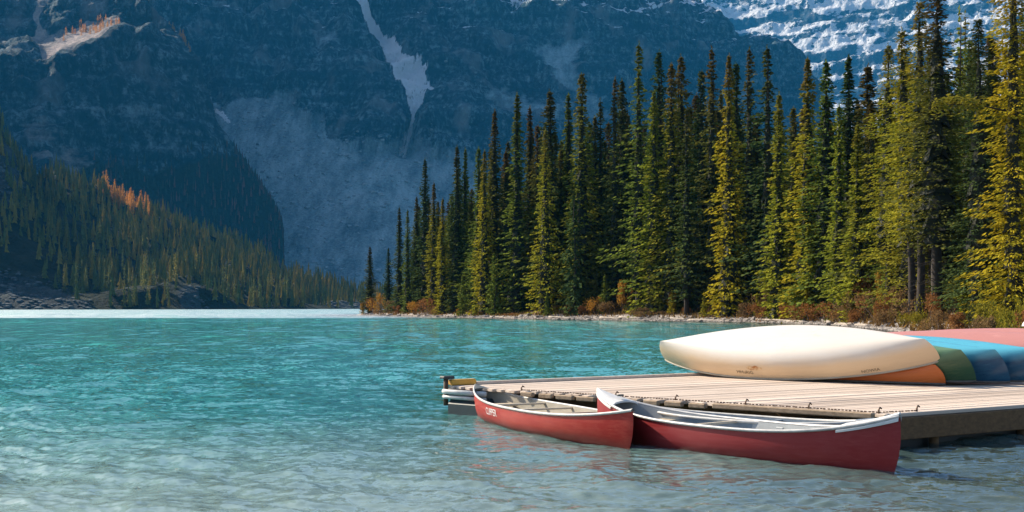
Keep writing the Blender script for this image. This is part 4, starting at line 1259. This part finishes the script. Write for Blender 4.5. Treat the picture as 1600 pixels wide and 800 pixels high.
depth_perp = float((L1 - C0) @ DN)
n_pl = int(depth_perp / (PW + PG))
ang = math.atan2(DU[1], DU[0])
off = 0.0
for i in range(n_pl):
    off = (i + 0.5) * (PW + PG) + (0.05 if i >= 10 else 0.0)
    s_edge = off / float(EDGE @ DN)                    # where this plank meets the slanting end of the dock
    start = EDGE * s_edge
    jag = random.uniform(-0.03, 0.05)
    start = start + DU * jag
    right_end = 15.5
    length = right_end - float(start @ DU)
    cuts = [length] if i % 2 else [length * random.uniform(0.45, 0.6), None]
    a = 0.0
    for cpart in cuts:
        ln = (cpart if cpart is not None else length - a)
        mid = start + DU * (a + ln / 2)
        link('plank', plank_me, dock, loc=(mid[0], mid[1], DZ - 0.021 + random.uniform(-0.003, 0.003)), rot=(random.uniform(-0.006, 0.006), 0, ang + random.uniform(-0.0008, 0.0008)), scale=(ln - 0.006, 1, 1))
        a += ln
# stringers under the planks, fascia on the near side, beams along the slanting end
def dock_bar(name, p, q, w, h, ztop, mat):
    a, b = dloc(p, ztop - h / 2), dloc(q, ztop - h / 2)
    return link(name, bar_mesh(name, a, b, w, h, mat), dock)
dock_bar('fascia', C0 + DU * 0.02 - DN * 0.022, C0 + DU * 15.4 - DN * 0.022, 0.04, 0.235, DZ - 0.045, M_FASCIA)
inn = DU * 0.30
dock_bar('stringer', C0 + inn + EDGE * 0.1, L1 + inn - EDGE * 0.15, 0.09, 0.17, DZ - 0.046, M_FASCIA)
dock_bar('edge_beam', C0 - DU * 0.055 + EDGE * 0.10, C0 - DU * 0.075 + EDGE * 2.05, 0.085, 0.062, DZ + 0.008, M_BEAM)
for k in range(9):                                     # short worn blocks along the rest of the end
    s0 = 2.15 + k * 0.34 + random.uniform(-0.03, 0.03)
    dock_bar('edge_block', C0 - DU * 0.05 + EDGE * s0, C0 - DU * 0.05 + EDGE * (s0 + random.uniform(0.2, 0.3)), 0.07, 0.06, DZ - 0.006 - random.uniform(0, 0.015), M_BEAM)
for k in range(4):  # black boxes added out of view to keep the space under the deck dark
    p = C0 + DU * (1.2 + k * 3.6) + DN * 0.75
    bm = box_arrays(2.6, 1.1, 0.42, 0.05)
    link('float', bm_mesh('float', bm, M_BLACK), dock, loc=dloc(p, 0.06), rot=(0, 0, ang))
    p = C0 + DU * (2.0 + k * 3.6) + DN * 4.4
    bm = box_arrays(2.6, 1.6, 0.42, 0.05)
    link('float', bm_mesh('float', bm, M_BLACK), dock, loc=dloc(p, 0.06), rot=(0, 0, ang))
for k in range(3):
    p = C0 + DU * (0.9 + 1.55 * k) + DN * 0.12
    v, f = tube([(*dloc(p, -0.6)[:2], -0.6), (*dloc(p, 0)[:2], DZ - 0.06)], 0.055, 10)
    link('post', py_mesh('post', v, f, M_FASCIA, True), dock)
# far kerb with its yellow end and black cap, white bumper and teal float at the far corner
far0 = L1 - EDGE * 0.06
dock_bar('kerb_beam', far0 + DU * 0.52, far0 + DU * 13, 0.10, 0.045, DZ + 0.047, M_PLANK)
dock_bar('kerb_end', far0 + DU * 0.10, far0 + DU * 0.515, 0.11, 0.085, DZ + 0.087, plain('yellow_paint', (0.55, 0.27, 0.03), (0.68, 0.36, 0.05), 8))
bm = box_arrays(0.18, 0.14, 0.04, 0.012)
link('black_cap', bm_mesh('black_cap', bm, M_BLACK), dock, loc=dloc(far0 + DU * 0.06, DZ + 0.118), rot=(0, 0, ang))
v, f = tube([(*dloc(far0 + DU * 0.04, 0)[:2], 0.1), (*dloc(far0 + DU * 0.04, 0)[:2], DZ + 0.1)], 0.035, 8)
link('post', py_mesh('post', v, f, M_RUST, True), dock)
def bumper(z, r, mat, name):
    pts = []
    for k in range(9):
        a = k / 8 * math.pi / 2
        c = L1 - EDGE * 0.20 + DU * 0.14
        ca = -EDGE * 0 + (math.cos(a) * (-DU) + math.sin(a) * EDGE) * 0.19
        pts.append(dloc(c + ca, z))
    pts = [dloc(L1 - EDGE * 0.95 - DU * 0.05, z)] + pts + [dloc(L1 + DU * 0.8 - EDGE * 0.01, z)]
    v, f = tube(pts, r, 8)
    link(name, py_mesh(name, v, f, mat, True), dock)
bumper(DZ - 0.075, 0.036, M_RAIL_W, 'bumper')
bumper(DZ - 0.150, 0.028, M_RAIL_W, 'bumper')
bm = box_arrays(0.90, 0.95, 0.42, 0.10)
link('corner_float', bm_mesh('corner_float', bm, M_TEAL), dock, loc=dloc(L1 - EDGE * 0.46 + DU * 0.42, 0.03), rot=(0, 0, math.atan2(EDGE[1], EDGE[0])))
# chain lying along the edge, its bolts, and nail heads
lv, lf = [], []
def add_chain(p, q, n):
    for k in range(n):
        t = (k + 0.5) / n
        c = p * (1 - t) + q * t + np.array([random.uniform(-.006, .006), random.uniform(-.006, .006)])
        d = (q - p) / np.linalg.norm(q - p) * 0.016
        sd = np.array([-d[1], d[0]]) * 0.55
        z = DZ + 0.008
        ring = [c - d, c - d * .5 + sd, c + d * .5 + sd, c + d, c + d * .5 - sd, c - d * .5 - sd]
        o = len(lv)
        for zz in (z - 0.004, z + 0.008):
            for pnt in ring: lv.append(dloc(pnt, zz))
        lf.append(tuple(range(o + 6, o + 12)))
        for j in range(6): lf.append((o + j, o + (j + 1) % 6, o + 6 + (j + 1) % 6, o + 6 + j))
bolts = [C0 + DU * 0.55 + DN * 0.06, C0 + DU * 0.05 + EDGE * 0.12, C0 + DU * 0.07 + EDGE * 0.95, C0 + DU * 0.07 + EDGE * 1.75, C0 + DU * 0.05 + EDGE * 2.7, C0 + DU * 0.05 + EDGE * 3.6, C0 + DU * 0.06 + EDGE * 5.2]
for p, q in zip(bolts[:-1], bolts[1:]):
    add_chain(p, q, max(8, int(np.linalg.norm(q - p) / 0.042)))
link('chain', py_mesh('chain', lv, lf, M_RUST), dock, kind='stuff')
for p in bolts:
    v, f = tube([dloc(p, DZ - 0.02), dloc(p, DZ + 0.035), dloc(p + DU * 0.02, DZ + 0.06), dloc(p + DU * 0.045, DZ + 0.045)], [0.011, 0.011, 0.010, 0.008], 6)
    link('eye_bolt', py_mesh('eye_bolt', v, f, M_RUST, True), dock)
nv, nf = [], []
for row in (0.16, 1.35, 2.6, 3.9, 5.2):
    for i in range(n_pl):
        of = (i + 0.5) * (PW + PG) + (0.05 if i >= 10 else 0.0)
        for dd in (-0.04, 0.04):
            p = C0 + EDGE * ((of + dd) / float(EDGE @ DN)) + DU * (row + random.uniform(-.01, .01))
            o = len(nv)
            for k in range(6):
                nv.append(dloc(p + 0.007 * np.array([math.cos(k * 1.047), math.sin(k * 1.047)]), DZ + 0.005))
            nf.append(tuple(range(o, o + 6)))
nl = link('nail_head', py_mesh('nail_head', nv, nf, M_RUST), dock, kind='stuff')

# ------------------------------------------------------------------ overturned canoes on the dock, leaning on one another
def overturn(e, hull, left, right, roll, lift=0.0, pitch=0.0):
    a, b = Vector((*left, 0)), Vector((*right, 0))
    d = b - a
    R = Matrix.Rotation(math.atan2(d.y, d.x), 4, 'Z') @ Matrix.Rotation(pitch, 4, 'Y') @ Matrix.Rotation(math.pi + math.radians(roll), 4, 'X')
    V, _ = hull.shell()
    q = V.reshape(-1, 3) @ np.array(R.to_3x3()).T
    zmin = q[:, 2].min()
    cxy = (q[:, :2].max(0) + q[:, :2].min(0)) / 2
    mid = (a + b) / 2
    e.matrix_world = Matrix.Translation((mid.x - cxy[0], mid.y - cxy[1], DZ + lift + 0.022 - zmin)) @ R

def stacked(label, mats, left, right, roll, L=4.75, beam=0.90, D=0.37, E=0.50, lift=0.0, pitch=0.0, decks=(0.9, 0.9)):
    h = Hull(L, beam, D, E, 0.05)
    e = canoe('canoe', h, mats, label, decks, dict(crown=0.01), (0.0,), (-0.6, 0.55), M_CAP_D, 'overturned canoes on the dock')
    overturn(e, h, left, right, roll, lift, pitch)
    return e, h
LE, RI = np.array([2.50, 19.9]), np.array([6.05, 16.75])
SH = np.array([0.56, 0.10])
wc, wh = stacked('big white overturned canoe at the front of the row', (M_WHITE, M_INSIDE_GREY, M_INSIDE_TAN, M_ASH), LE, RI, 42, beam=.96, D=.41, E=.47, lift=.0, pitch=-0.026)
m = NT('repair_stain')
m.done(m.mix(m.ramp(m.noise(m.coord(), 14, 4), [(0.4, 0.0), (0.6, 1.0)]), (0.72, 0.52, 0.30), (0.42, 0.17, 0.05)), 0.6)
bm = bmesh.new()
ring = [bm.verts.new((0.14 * math.cos(k / 18 * 6.283), 0.0, 0.035 * math.sin(k / 18 * 6.283) * (1 + 0.3 * math.sin(k * 2.3)))) for k in range(18)]
bm.faces.new(ring)
for v in bm.verts:
    x, z = -0.36 + v.co.x, 0.215 + v.co.z
    v.co = (x, float(wh.width_at(np.array(x / (wh.L / 2)), np.array(z))) + 0.003, z)
link('repair_patch', bm_mesh('repair_patch', bm, m.mat), HULL_OF[wc.name])
lettering('HHuRIG', wh, -0.55, 0.325, 0.085, 1, M_INK, wc, True)
lettering('NOWIA', wh, 1.45, 0.385, 0.075, 1, M_INK, wc, True)
stacked('orange overturned canoe mostly hidden under the white one', (M_ORANGE, M_INSIDE_GREY, M_RAIL_DK, M_ASH), LE + [0.66, .26], RI + [0.15, .0], 22, 4.45, .75, .20, .34)
stacked('dark green overturned canoe between the white and the blue ones', (M_GREEN, M_INSIDE_GREY, M_RAIL_DK, M_ASH), LE + SH * 1.0 + [0.30, .10], RI + [0.42, -0.02], 30, E=.56)
stacked('blue overturned canoe next to the green one', (M_BLUE, M_INSIDE_GREY, M_RAIL_DK, M_ASH), LE + SH * 2.0, RI + [1.02, -0.02], 30, E=.58)
stacked('blue overturned canoe cut by the right edge, beside the faded red ones', (M_BLUE, M_INSIDE_GREY, M_RAIL_DK, M_ASH), LE + SH * 3.1, RI + [1.72, 0.08], 30, E=.58)
stacked('faded red overturned canoe just behind the blue ones', (M_FADED, M_INSIDE_GREY, M_RAIL_DK, M_ASH), LE + [2.75, 0.75], RI + [3.2, 0.75], 26, 5.0, lift=0.10)
stacked('faded red overturned canoe at the back of the row', (M_FADED, M_INSIDE_GREY, M_RAIL_DK, M_ASH), LE + [3.6, 1.05], RI + [4.2, 1.05], 26, 5.0, lift=0.13)

build_lake()
# ------------------------------------------------------------------ shore: drift logs, rocks, shrubs
M_DRIFT = plain('drift_wood', (0.20, 0.165, 0.135), (0.46, 0.40, 0.34), 3, 0.9, 0, (1, 1, 1))
M_STONE = plain('shore_stone', (0.14, 0.12, 0.11), (0.34, 0.30, 0.27), 1.6, 0.9)
def shore_point(px, off):
    Y = shore_depth(px) + off
    x = (px - CX) / F * Y
    return x, Y, float(ground_z(np.array([x]), np.array([Y]))[0])
LOGS = [(639, 1.8, 653, 0.3, .16, 'pale log tilted against the gravel near the tip of the point'),
        (766, 1.0, 789, 1.0, .15, 'pale log lying level left of the tall middle spruces'),
        (788, 0.4, 816, 0.9, .16, 'short log at the waterline under the first bright spruce'),
        (858, 0.9, 898, 0.7, .20, 'long drift log lying along the gravel before the big orange bush'),
        (938, 0.9, 971, 0.2, .24, 'thick pale log slanting to the water below the orange bush'),
        (968, 1.6, 1004, 1.1, .22, 'pale log behind the thick slanting one'),
        (1048, 1.4, 1072, 0.9, .17, 'short log on the grassy ledge near the middle of the shore'),
        (1076, 0.5, 1160, 0.3, .14, 'very long thin log lying at the waterline behind the white canoe'),
        (1166, 0.3, 1181, 1.4, .20, 'stubby log propped on stones behind the white canoe'),
        (1182, 1.3, 1232, 1.1, .17, 'long straight pale log above the stones'),
        (1226, 1.0, 1270, 0.7, .19, 'pale log continuing the straight one'),
        (1284, 2.2, 1303, 1.0, .24, 'bleached broad log end among the stones'),
        (1305, 0.6, 1361, 3.4, .20, 'long bleached log sloping up the bank'),
        (1318, 0.4, 1366, 2.4, .18, 'second bleached log lying just below the sloping one'),
        (1378, 2.0, 1396, 3.4, .17, 'short bleached log by the red canoe end'),
        (1400, 9, 1426, 10, .22, 'grey fallen log beside the leaning trunk'),
        (1490, 15, 1545, 18, .40, 'big grey fallen trunk on the slope between the dark and the golden spruce')]
for (p1, o1, p2, o2, rad, lab) in LOGS:
    a, b = Vector(shore_point(p1, o1)), Vector(shore_point(p2, o2))
    rad *= 0.72; a.z += rad * .6; b.z += rad * .6
    n = 7; pts, rr = [], []
    for i in range(n):
        t = i / (n - 1)
        q = a.lerp(b, t); q += Vector((0, random.uniform(-.05, .05), random.uniform(-.04, .04)))
        pts.append(q); rr.append(rad * (1 - .35 * t) * random.uniform(.9, 1.1))
    v, f = tube(pts, rr, 9)
    for s in range(2):                                  # broken branch stubs
        k = random.randrange(1, n - 1); c = pts[k]
        d = Vector((random.uniform(-.5, .5), random.uniform(-.6, .1), random.uniform(.5, 1))).normalized()
        v2, f2 = tube([c, c + d * rad * 1.6, c + d * rad * 2.6], [rad * .3, rad * .22, rad * .12], 5)
        o = len(v); v += v2; f += [tuple(i + o for i in q) for q in f2]
    link('drift_log', py_mesh('drift_log', v, f, M_DRIFT, True), None, lab, 'log', 'drift logs on the shore')

def stone(seed, sub=2):
    bm = bmesh.new()
    bmesh.ops.create_icosphere(bm, subdivisions=sub, radius=1.0)
    r = random.Random(seed)
    pl = [(Vector((r.gauss(0, 1), r.gauss(0, 1), r.gauss(0, 1))).normalized(), r.uniform(.55, .9)) for _ in range(9)]
    for v in bm.verts:
        for n, d in pl:
            k = v.co.dot(n) - d
            if k > 0: v.co -= n * k
        v.co = Vector((v.co.x, v.co.y * .8, v.co.z * .62))
    return bm
STONES = [bm_mesh('boulder', stone(i), M_STONE) for i in range(6)]
srt = random.Random(5)
for k in range(84):
    px = 566 + (1420 - 566) * (k + srt.random()) / 84
    big = 1.0 if 1150 < px < 1420 or px < 630 else 0.75
    o = srt.uniform(-0.3, 3.0 if px < 1150 else 4.5)
    x, y, z = shore_point(px, o)
    s = srt.uniform(.22, .55) * big
    zone = ('boulder on the dark tip of the wooded point' if px < 630 else 'boulder on the gravel shore under the spruces' if px < 1150 else 'boulder in the stony shore behind the white canoe')
    link('boulder', STONES[k % 6], None, zone, 'boulder', {'boulder on the dark tip of the wooded point': 'boulders on the tip', 'boulder on the gravel shore under the spruces': 'boulders under the spruces'}.get(zone, 'boulders behind the white canoe'),
         loc=(x, y, z + s * .12), rot=(srt.uniform(-.3, .3), srt.uniform(-.3, .3), srt.uniform(0, 6.28)), scale=(s * srt.uniform(.9, 1.7), s, s))
tb = stone(40, 1)
bmesh.ops.dissolve_limit(tb, angle_limit=0.25, verts=tb.verts, edges=tb.edges); bmesh.ops.triangulate(tb, faces=tb.faces)
tb.verts.index_update()
tv = np.array([v.co for v in tb.verts]); tf = np.array([[v.index for v in f.verts] for f in tb.faces]); tb.free()
r = np.random.default_rng(77)
n = 4200
gpx = r.uniform(566, 1480, n); go = np.abs(r.normal(0, 2.2, n)) - 0.5
gY = np.array([shore_depth(p) for p in gpx]) + go; gX = (gpx - CX) / F * gY
gZ = ground_z(gX, gY)
s = r.uniform(.05, .2, n) * np.where(gpx > 1150, 1.1, .85); a = r.random(n) * 6.28
vv = tv[None] * s[:, None, None]
vx = vv[..., 0] * np.cos(a)[:, None] - vv[..., 1] * np.sin(a)[:, None]; vy = vv[..., 0] * np.sin(a)[:, None] + vv[..., 1] * np.cos(a)[:, None]
V = np.stack([vx + gX[:, None], vy + gY[:, None], vv[..., 2] + gZ[:, None] + .02], -1).reshape(-1, 3)
Fc = (tf[None] + (np.arange(n) * len(tv))[:, None, None]).reshape(-1, 3)
link('gravel', np_mesh('gravel', V, Fc, [plain('gravel_stone', (0.20, 0.175, 0.155), (0.46, 0.41, 0.37), .8, .9)], False), kind='stuff', label='loose gravel and small stones along the shoreline')

def boulder_field(name, V, px, py, wgt, n, lo, hi, mat, label):
    p, _, _ = sample_surface(V, px, py, wgt, n, r)
    s = lo + (hi - lo) * r.random(n) ** 3; a = r.random(n) * 6.28
    vv = tv[None] * s[:, None, None]
    vx = vv[..., 0] * np.cos(a)[:, None] - vv[..., 1] * np.sin(a)[:, None]; vy = vv[..., 0] * np.sin(a)[:, None] + vv[..., 1] * np.cos(a)[:, None]
    W = np.stack([vx + p[:, 0:1], vy + p[:, 1:2], vv[..., 2] + p[:, 2:3]], -1).reshape(-1, 3)
    Fb = (tf[None] + (np.arange(n) * len(tv))[:, None, None]).reshape(-1, 3)
    link(name, np_mesh(name, W, Fb, [mat], False), kind='stuff', label=label)
M_TALUS = plain('talus_stone', (0.025, 0.034, 0.038), (0.09, 0.105, 0.11), .25, .95)
boulder_field('shore_rubble', HV, HPX, HPY, hill_scree(HV, HPX, HPY) * (HPX > -60) * (HPX < 600) * (HROW < 3), 1100, .6, 3.4, M_TALUS, 'tumbled rubble at the foot of the wooded slope')
M_TALUS2 = plain('scree_stone', (0.10, 0.15, 0.17), (0.34, 0.40, 0.42), .1, .95)
sm_w = np.clip(scree_mask(WV, WPX, WPY), 0, 1) * (WPX > 300) * (WPX < 760) * (WROW < 4)
boulder_field('scree_rubble', WV, WPX, WPY, sm_w, 1500, 1.2, 7.5, M_TALUS2, 'scattered boulders on the scree fan')

BUSH_MAT = {
    'gold': foliage_material('gold_leaves', (0.30, 0.15, 0.025), (0.46, 0.26, 0.05), (0.50, 0.22, 0.03), .4, .6),
    'rust': foliage_material('rust_leaves', (0.20, 0.085, 0.030), (0.34, 0.165, 0.06), (0.40, 0.17, 0.04), .35, .6),
    'tan': foliage_material('tan_leaves', (0.16, 0.10, 0.045), (0.29, 0.185, 0.085), (0.33, 0.17, 0.06), .3, .6),
    'lime': foliage_material('lime_leaves', (0.16, 0.15, 0.02), (0.30, 0.25, 0.03), (0.36, 0.24, 0.02), .4, .6),
    'olive': foliage_material('olive_leaves', (0.045, 0.065, 0.02), (0.10, 0.115, 0.03), (0.14, 0.11, 0.03), .3, .6),
}
def bush_geo(seed, n=1150):
    r = np.random.default_rng(seed)
    k = 11
    cc = np.stack([r.normal(0, .40, k), r.normal(0, .40, k), r.uniform(.22, .78, k)], 1)
    cc[:, :2] *= (1.1 - .55 * cc[:, 2:3])
    rad = r.uniform(.16, .32, k)
    w = r.integers(0, k, n)
    d = r.normal(0, 1, (n, 3)); d /= np.linalg.norm(d, axis=1, keepdims=True)
    c = cc[w] + d * (rad[w] * r.random(n) ** .4)[:, None]
    c[:, 2] = np.maximum(c[:, 2], .02)
    di = d * .6 + r.normal(0, .6, (n, 3)) + np.array([0, 0, .3]); di /= np.linalg.norm(di, axis=1, keepdims=True)
    L = r.uniform(.05, .10, n)
    leaf = sprays(c, di, L, L * .62, .9, r)
    v, f = [], []
    for i in range(k):
        q = cc[i]
        v2, f2 = tube([(q[0] * .15, q[1] * .15, -.06), (q[0] * .6, q[1] * .6, q[2] * .55), tuple(q)], [.016, .012, .005], 4, False)
        o = len(v); v += v2; f += [tuple(a + o for a in b) for b in f2]
    return leaf, (v, f)
M_TWIG = plain('twigs', (0.06, 0.04, 0.03), (0.16, 0.11, 0.08), 5, .9)
BG = [bush_geo(300 + i) for i in range(4)]
STEMS = [py_mesh('stems', *g[1], M_TWIG) for g in BG]
BUSHME = {}
for i, g in enumerate(BG):
    for hue, mt in BUSH_MAT.items():
        BUSHME[(i, hue)] = np_mesh('foliage', g[0][0], g[0][1], [mt], False)
# px, top, metres behind the waterline, width px, hue
BUSH = [(568, 471, 3, 20, 'gold'), (583, 462, 5, 22, 'rust'), (594, 454, 6, 26, 'gold'), (608, 464, 5, 26, 'tan'), (622, 476, 4, 20, 'rust'), (649, 468, 3, 26, 'gold'), (666, 463, 4, 46, 'rust'), (680, 474, 4, 26, 'tan'),
        (716, 481, 2, 14, 'gold'), (752, 484, 5, 26, 'tan'), (800, 488, 4, 26, 'rust'), (868, 474, 6, 16, 'gold'), (880, 484, 4, 22, 'tan'), (914, 470, 4, 46, 'rust'), (934, 460, 5, 46, 'gold'), (952, 466, 5, 42, 'tan'), (973, 434, 6, 44, 'gold'), (985, 470, 4, 44, 'olive'), (1005, 478, 3, 40, 'tan'),
        (1050, 453, 6, 24, 'gold'), (1040, 484, 5, 30, 'tan'), (1072, 478, 6, 30, 'rust'), (1120, 474, 7, 40, 'tan'), (1142, 473, 8, 26, 'rust'), (1166, 474, 7, 40, 'tan'), (1200, 446, 8, 30, 'tan'), (1188, 474, 4, 36, 'rust'), (1226, 470, 5, 40, 'rust'), (1250, 480, 4, 36, 'tan'), (1266, 474, 4, 50, 'rust'),
        (1290, 472, 5, 42, 'rust'), (1312, 470, 6, 44, 'tan'), (1327, 463, 7, 26, 'lime'), (1336, 482, 5, 40, 'rust'), (1352, 428, 14, 50, 'rust'), (1374, 428, 16, 44, 'gold'), (1350, 456, 10, 50, 'tan'), (1378, 460, 9, 46, 'rust'), (1392, 480, 7, 44, 'tan'), (1410, 489, 6, 30, 'lime'), (1380, 492, 4, 36, 'tan'),
        (1402, 452, 14, 60, 'tan'), (1436, 446, 16, 60, 'tan'), (1446, 432, 18, 50, 'lime'), (1458, 458, 13, 46, 'rust'), (1440, 484, 9, 42, 'lime'), (1468, 484, 8, 46, 'tan'), (1490, 434, 22, 60, 'lime'), (1512, 440, 22, 50, 'olive'), (1522, 472, 14, 36, 'olive'), (1500, 490, 9, 54, 'rust'), (1535, 490, 9, 54, 'tan'),
        (1560, 470, 14, 60, 'lime'), (1572, 486, 9, 50, 'lime'), (1596, 462, 12, 40, 'lime'), (1545, 500, 6, 50, 'tan'), (1600, 488, 8, 50, 'rust'), (1640, 480, 8, 70, 'lime'), (1700, 480, 8, 70, 'rust')]
TONE = {'gold': 'golden', 'rust': 'rust orange', 'tan': 'tan brown', 'lime': 'yellow-green', 'olive': 'olive green'}
order = sorted(range(len(BUSH)), key=lambda i: BUSH[i][0])
seen = {}
for rank, i in enumerate(order):
    px, top, off, wpx, hue = BUSH[i]
    seen[hue] = seen.get(hue, 0) + 1
    if px > 1150: off = max(1.5, off - 3.5)
    x, y, z = shore_point(px, off)
    h = (1.15 if px > 1150 else 1.0) * max(HC - (top - HY) / F * y - z, 0.5); w = wpx / F * y * (0.74 if px > 1150 else 0.62)
    lab = f'{TONE[hue]} autumn bush, {ordinal(seen[hue])} {TONE[hue]} one along the shore from the point'
    e = link('autumn_bush', None, None, lab, 'bush', 'autumn bushes along the shore', loc=(x, y, z - .05), rot=(0, 0, rank * 1.3), scale=(w, w, h * 1.02))
    v = rank % 4
    link('foliage', BUSHME[(v, hue)], e)
    link('stems', STEMS[v], e)

# dry grass and low plants on the bank
n = 9000
gpx = r.uniform(590, 1700, n); go = r.uniform(1.5, 26, n)
gY = np.array([shore_depth(p) for p in gpx]) + go; gX = (gpx - CX) / F * gY
gZ = ground_z(gX, gY)
d = r.normal(0, .5, (n, 3)); d[:, 2] = 1; d /= np.linalg.norm(d, axis=1, keepdims=True)
L = r.uniform(.25, .7, n)
V, Fc = sprays(np.stack([gX, gY, gZ + L * .35], 1), d, L, L * .28, 1.0, r)
link('undergrowth', np_mesh('undergrowth', V, Fc, [foliage_material('undergrowth_leaves', (0.10, 0.075, 0.03), (0.20, 0.14, 0.05), (0.26, 0.13, 0.04), .3)], False), kind='stuff', label='dry grass and low plants under the trees on the bank')

# a long golden bough reaching out from the bright spruce at the edge is its own part
bright = [o for o in C.objects if o.get('label', '').startswith('brightest golden')][0]
rb = np.random.default_rng(91)
nb = 420
t = rb.random(nb)
cx = np.stack([-(1.0 + 2.9 * t), rb.normal(0, .32, nb) * (1.1 - .5 * t), .25 * np.sin(t * 3) + rb.normal(-.1, .24, nb)], 1)
dd = np.stack([-np.ones(nb) * .7, rb.normal(0, .6, nb), rb.normal(.1, .4, nb)], 1); dd /= np.linalg.norm(dd, axis=1, keepdims=True)
V, Fc = sprays(cx, dd, rb.uniform(.22, .45, nb), rb.uniform(.07, .15, nb), .6, rb)
bo = link('bough', np_mesh('bough', V, Fc, [BUSH_MAT['lime']], False))
Yb = 66.0
bo.parent = bright
bo.matrix_parent_inverse = Matrix.Identity(4)
wp = Matrix.Translation(P(1566, 166, Yb))
bpy.context.view_layer.update()
bo.matrix_basis = bright.matrix_world.inverted() @ wp
vb, fb = tube([(0.4, 0, -.3), (-1.2, 0, .05), (-2.6, 0, .12), (-3.8, 0, .0)], [.06, .045, .03, .012], 6)
bl = link('limb', py_mesh('limb', vb, fb, M_BARK, True)); bl.parent = bright
bl.matrix_basis = bright.matrix_world.inverted() @ wp

# ------------------------------------------------------------------ a seated person behind the red canoes, cut by the frame's edge
def seated_person():
    me = bpy.data.meshes.new('person')
    J = [(0, 0, .14), (0, .02, .34), (0, .0, .50), (0, -.02, .58), (0, -.03, .66), (0, -.05, .76),
         (.16, 0, .50), (.24, -.10, .32), (.16, -.30, .30), (.12, -.36, .32), (-.16, 0, .50), (-.24, -.10, .32), (-.16, -.30, .30), (-.12, -.36, .32),
         (.10, -.05, .12), (.16, -.36, .40), (.14, -.52, .06), (.14, -.64, .04), (-.10, -.05, .12), (-.16, -.36, .40), (-.14, -.52, .06), (-.14, -.64, .04)]
    E = [(0, 1), (1, 2), (2, 3), (3, 4), (4, 5), (2, 6), (6, 7), (7, 8), (8, 9), (2, 10), (10, 11), (11, 12), (12, 13), (0, 14), (14, 15), (15, 16), (16, 17), (0, 18), (18, 19), (19, 20), (20, 21)]
    Rr = [.15, .13, .12, .055, .085, .08, .065, .05, .04, .035, .065, .05, .04, .035, .09, .065, .05, .04, .09, .065, .05, .04]
    me.from_pydata(J, E, [])
    m = NT('clothes_and_skin')
    z = m.n('ShaderNodeSeparateXYZ', {0: m.coord()}).outputs['Z']
    c = m.ramp(z, [(0.0, (0.03, 0.04, 0.07)), (0.22, (0.30, 0.02, 0.07)), (0.60, (0.45, 0.27, 0.2))])
    m.t.nodes[-1]
    for nd in m.t.nodes:
        if nd.type == 'VALTORGB': nd.color_ramp.interpolation = 'CONSTANT'
    me.materials.append(m.done(c, .8))
    o = link('person', me, None, 'person in a magenta top and white hat sitting behind the red canoes', 'person')
    md = o.modifiers.new('skin', 'SKIN')
    for sv, rad in zip(me.skin_vertices[0].data, Rr): sv.radius = (rad, rad)
    me.skin_vertices[0].data[0].use_root = True
    o.modifiers.new('smooth', 'SUBSURF').levels = 1
    o.modifiers['smooth'].render_levels = 2
    bm = bmesh.new()
    bmesh.ops.create_uvsphere(bm, u_segments=14, v_segments=8, radius=.115)
    for v in bm.verts:
        if v.co.z < 0: v.co.z *= .1; v.co.x *= 1.35; v.co.y *= 1.35
    link('hat', bm_mesh('hat', bm, M_RAIL_W, True), o, loc=(0, -.05, .75))
    return o
pp = seated_person()
pp.location = (10.27, 23.55, DZ); pp.rotation_euler = (0, 0, -.5)

# ------------------------------------------------------------------ the air
bm = bmesh.new()
bmesh.ops.create_cube(bm, size=1.0)
for v in bm.verts:
    v.co = Vector((-5200 if v.co.x < 0 else 5200, -600 if v.co.y < 0 else 7700, -8 if v.co.z < 0 else 2020))
m = NT('haze_air')
m.t.nodes.remove(m.bsdf)
vol = m.n('ShaderNodeVolumePrincipled', {'Color': (0.04, 0.46, 1.0, 1), 'Density': HAZE, 'Anisotropy': 0.0})
m.l(vol.outputs[0], m.out.inputs['Volume'])
link('haze', bm_mesh('haze', bm, m.mat), kind='stuff', label='blue mountain haze filling the valley')
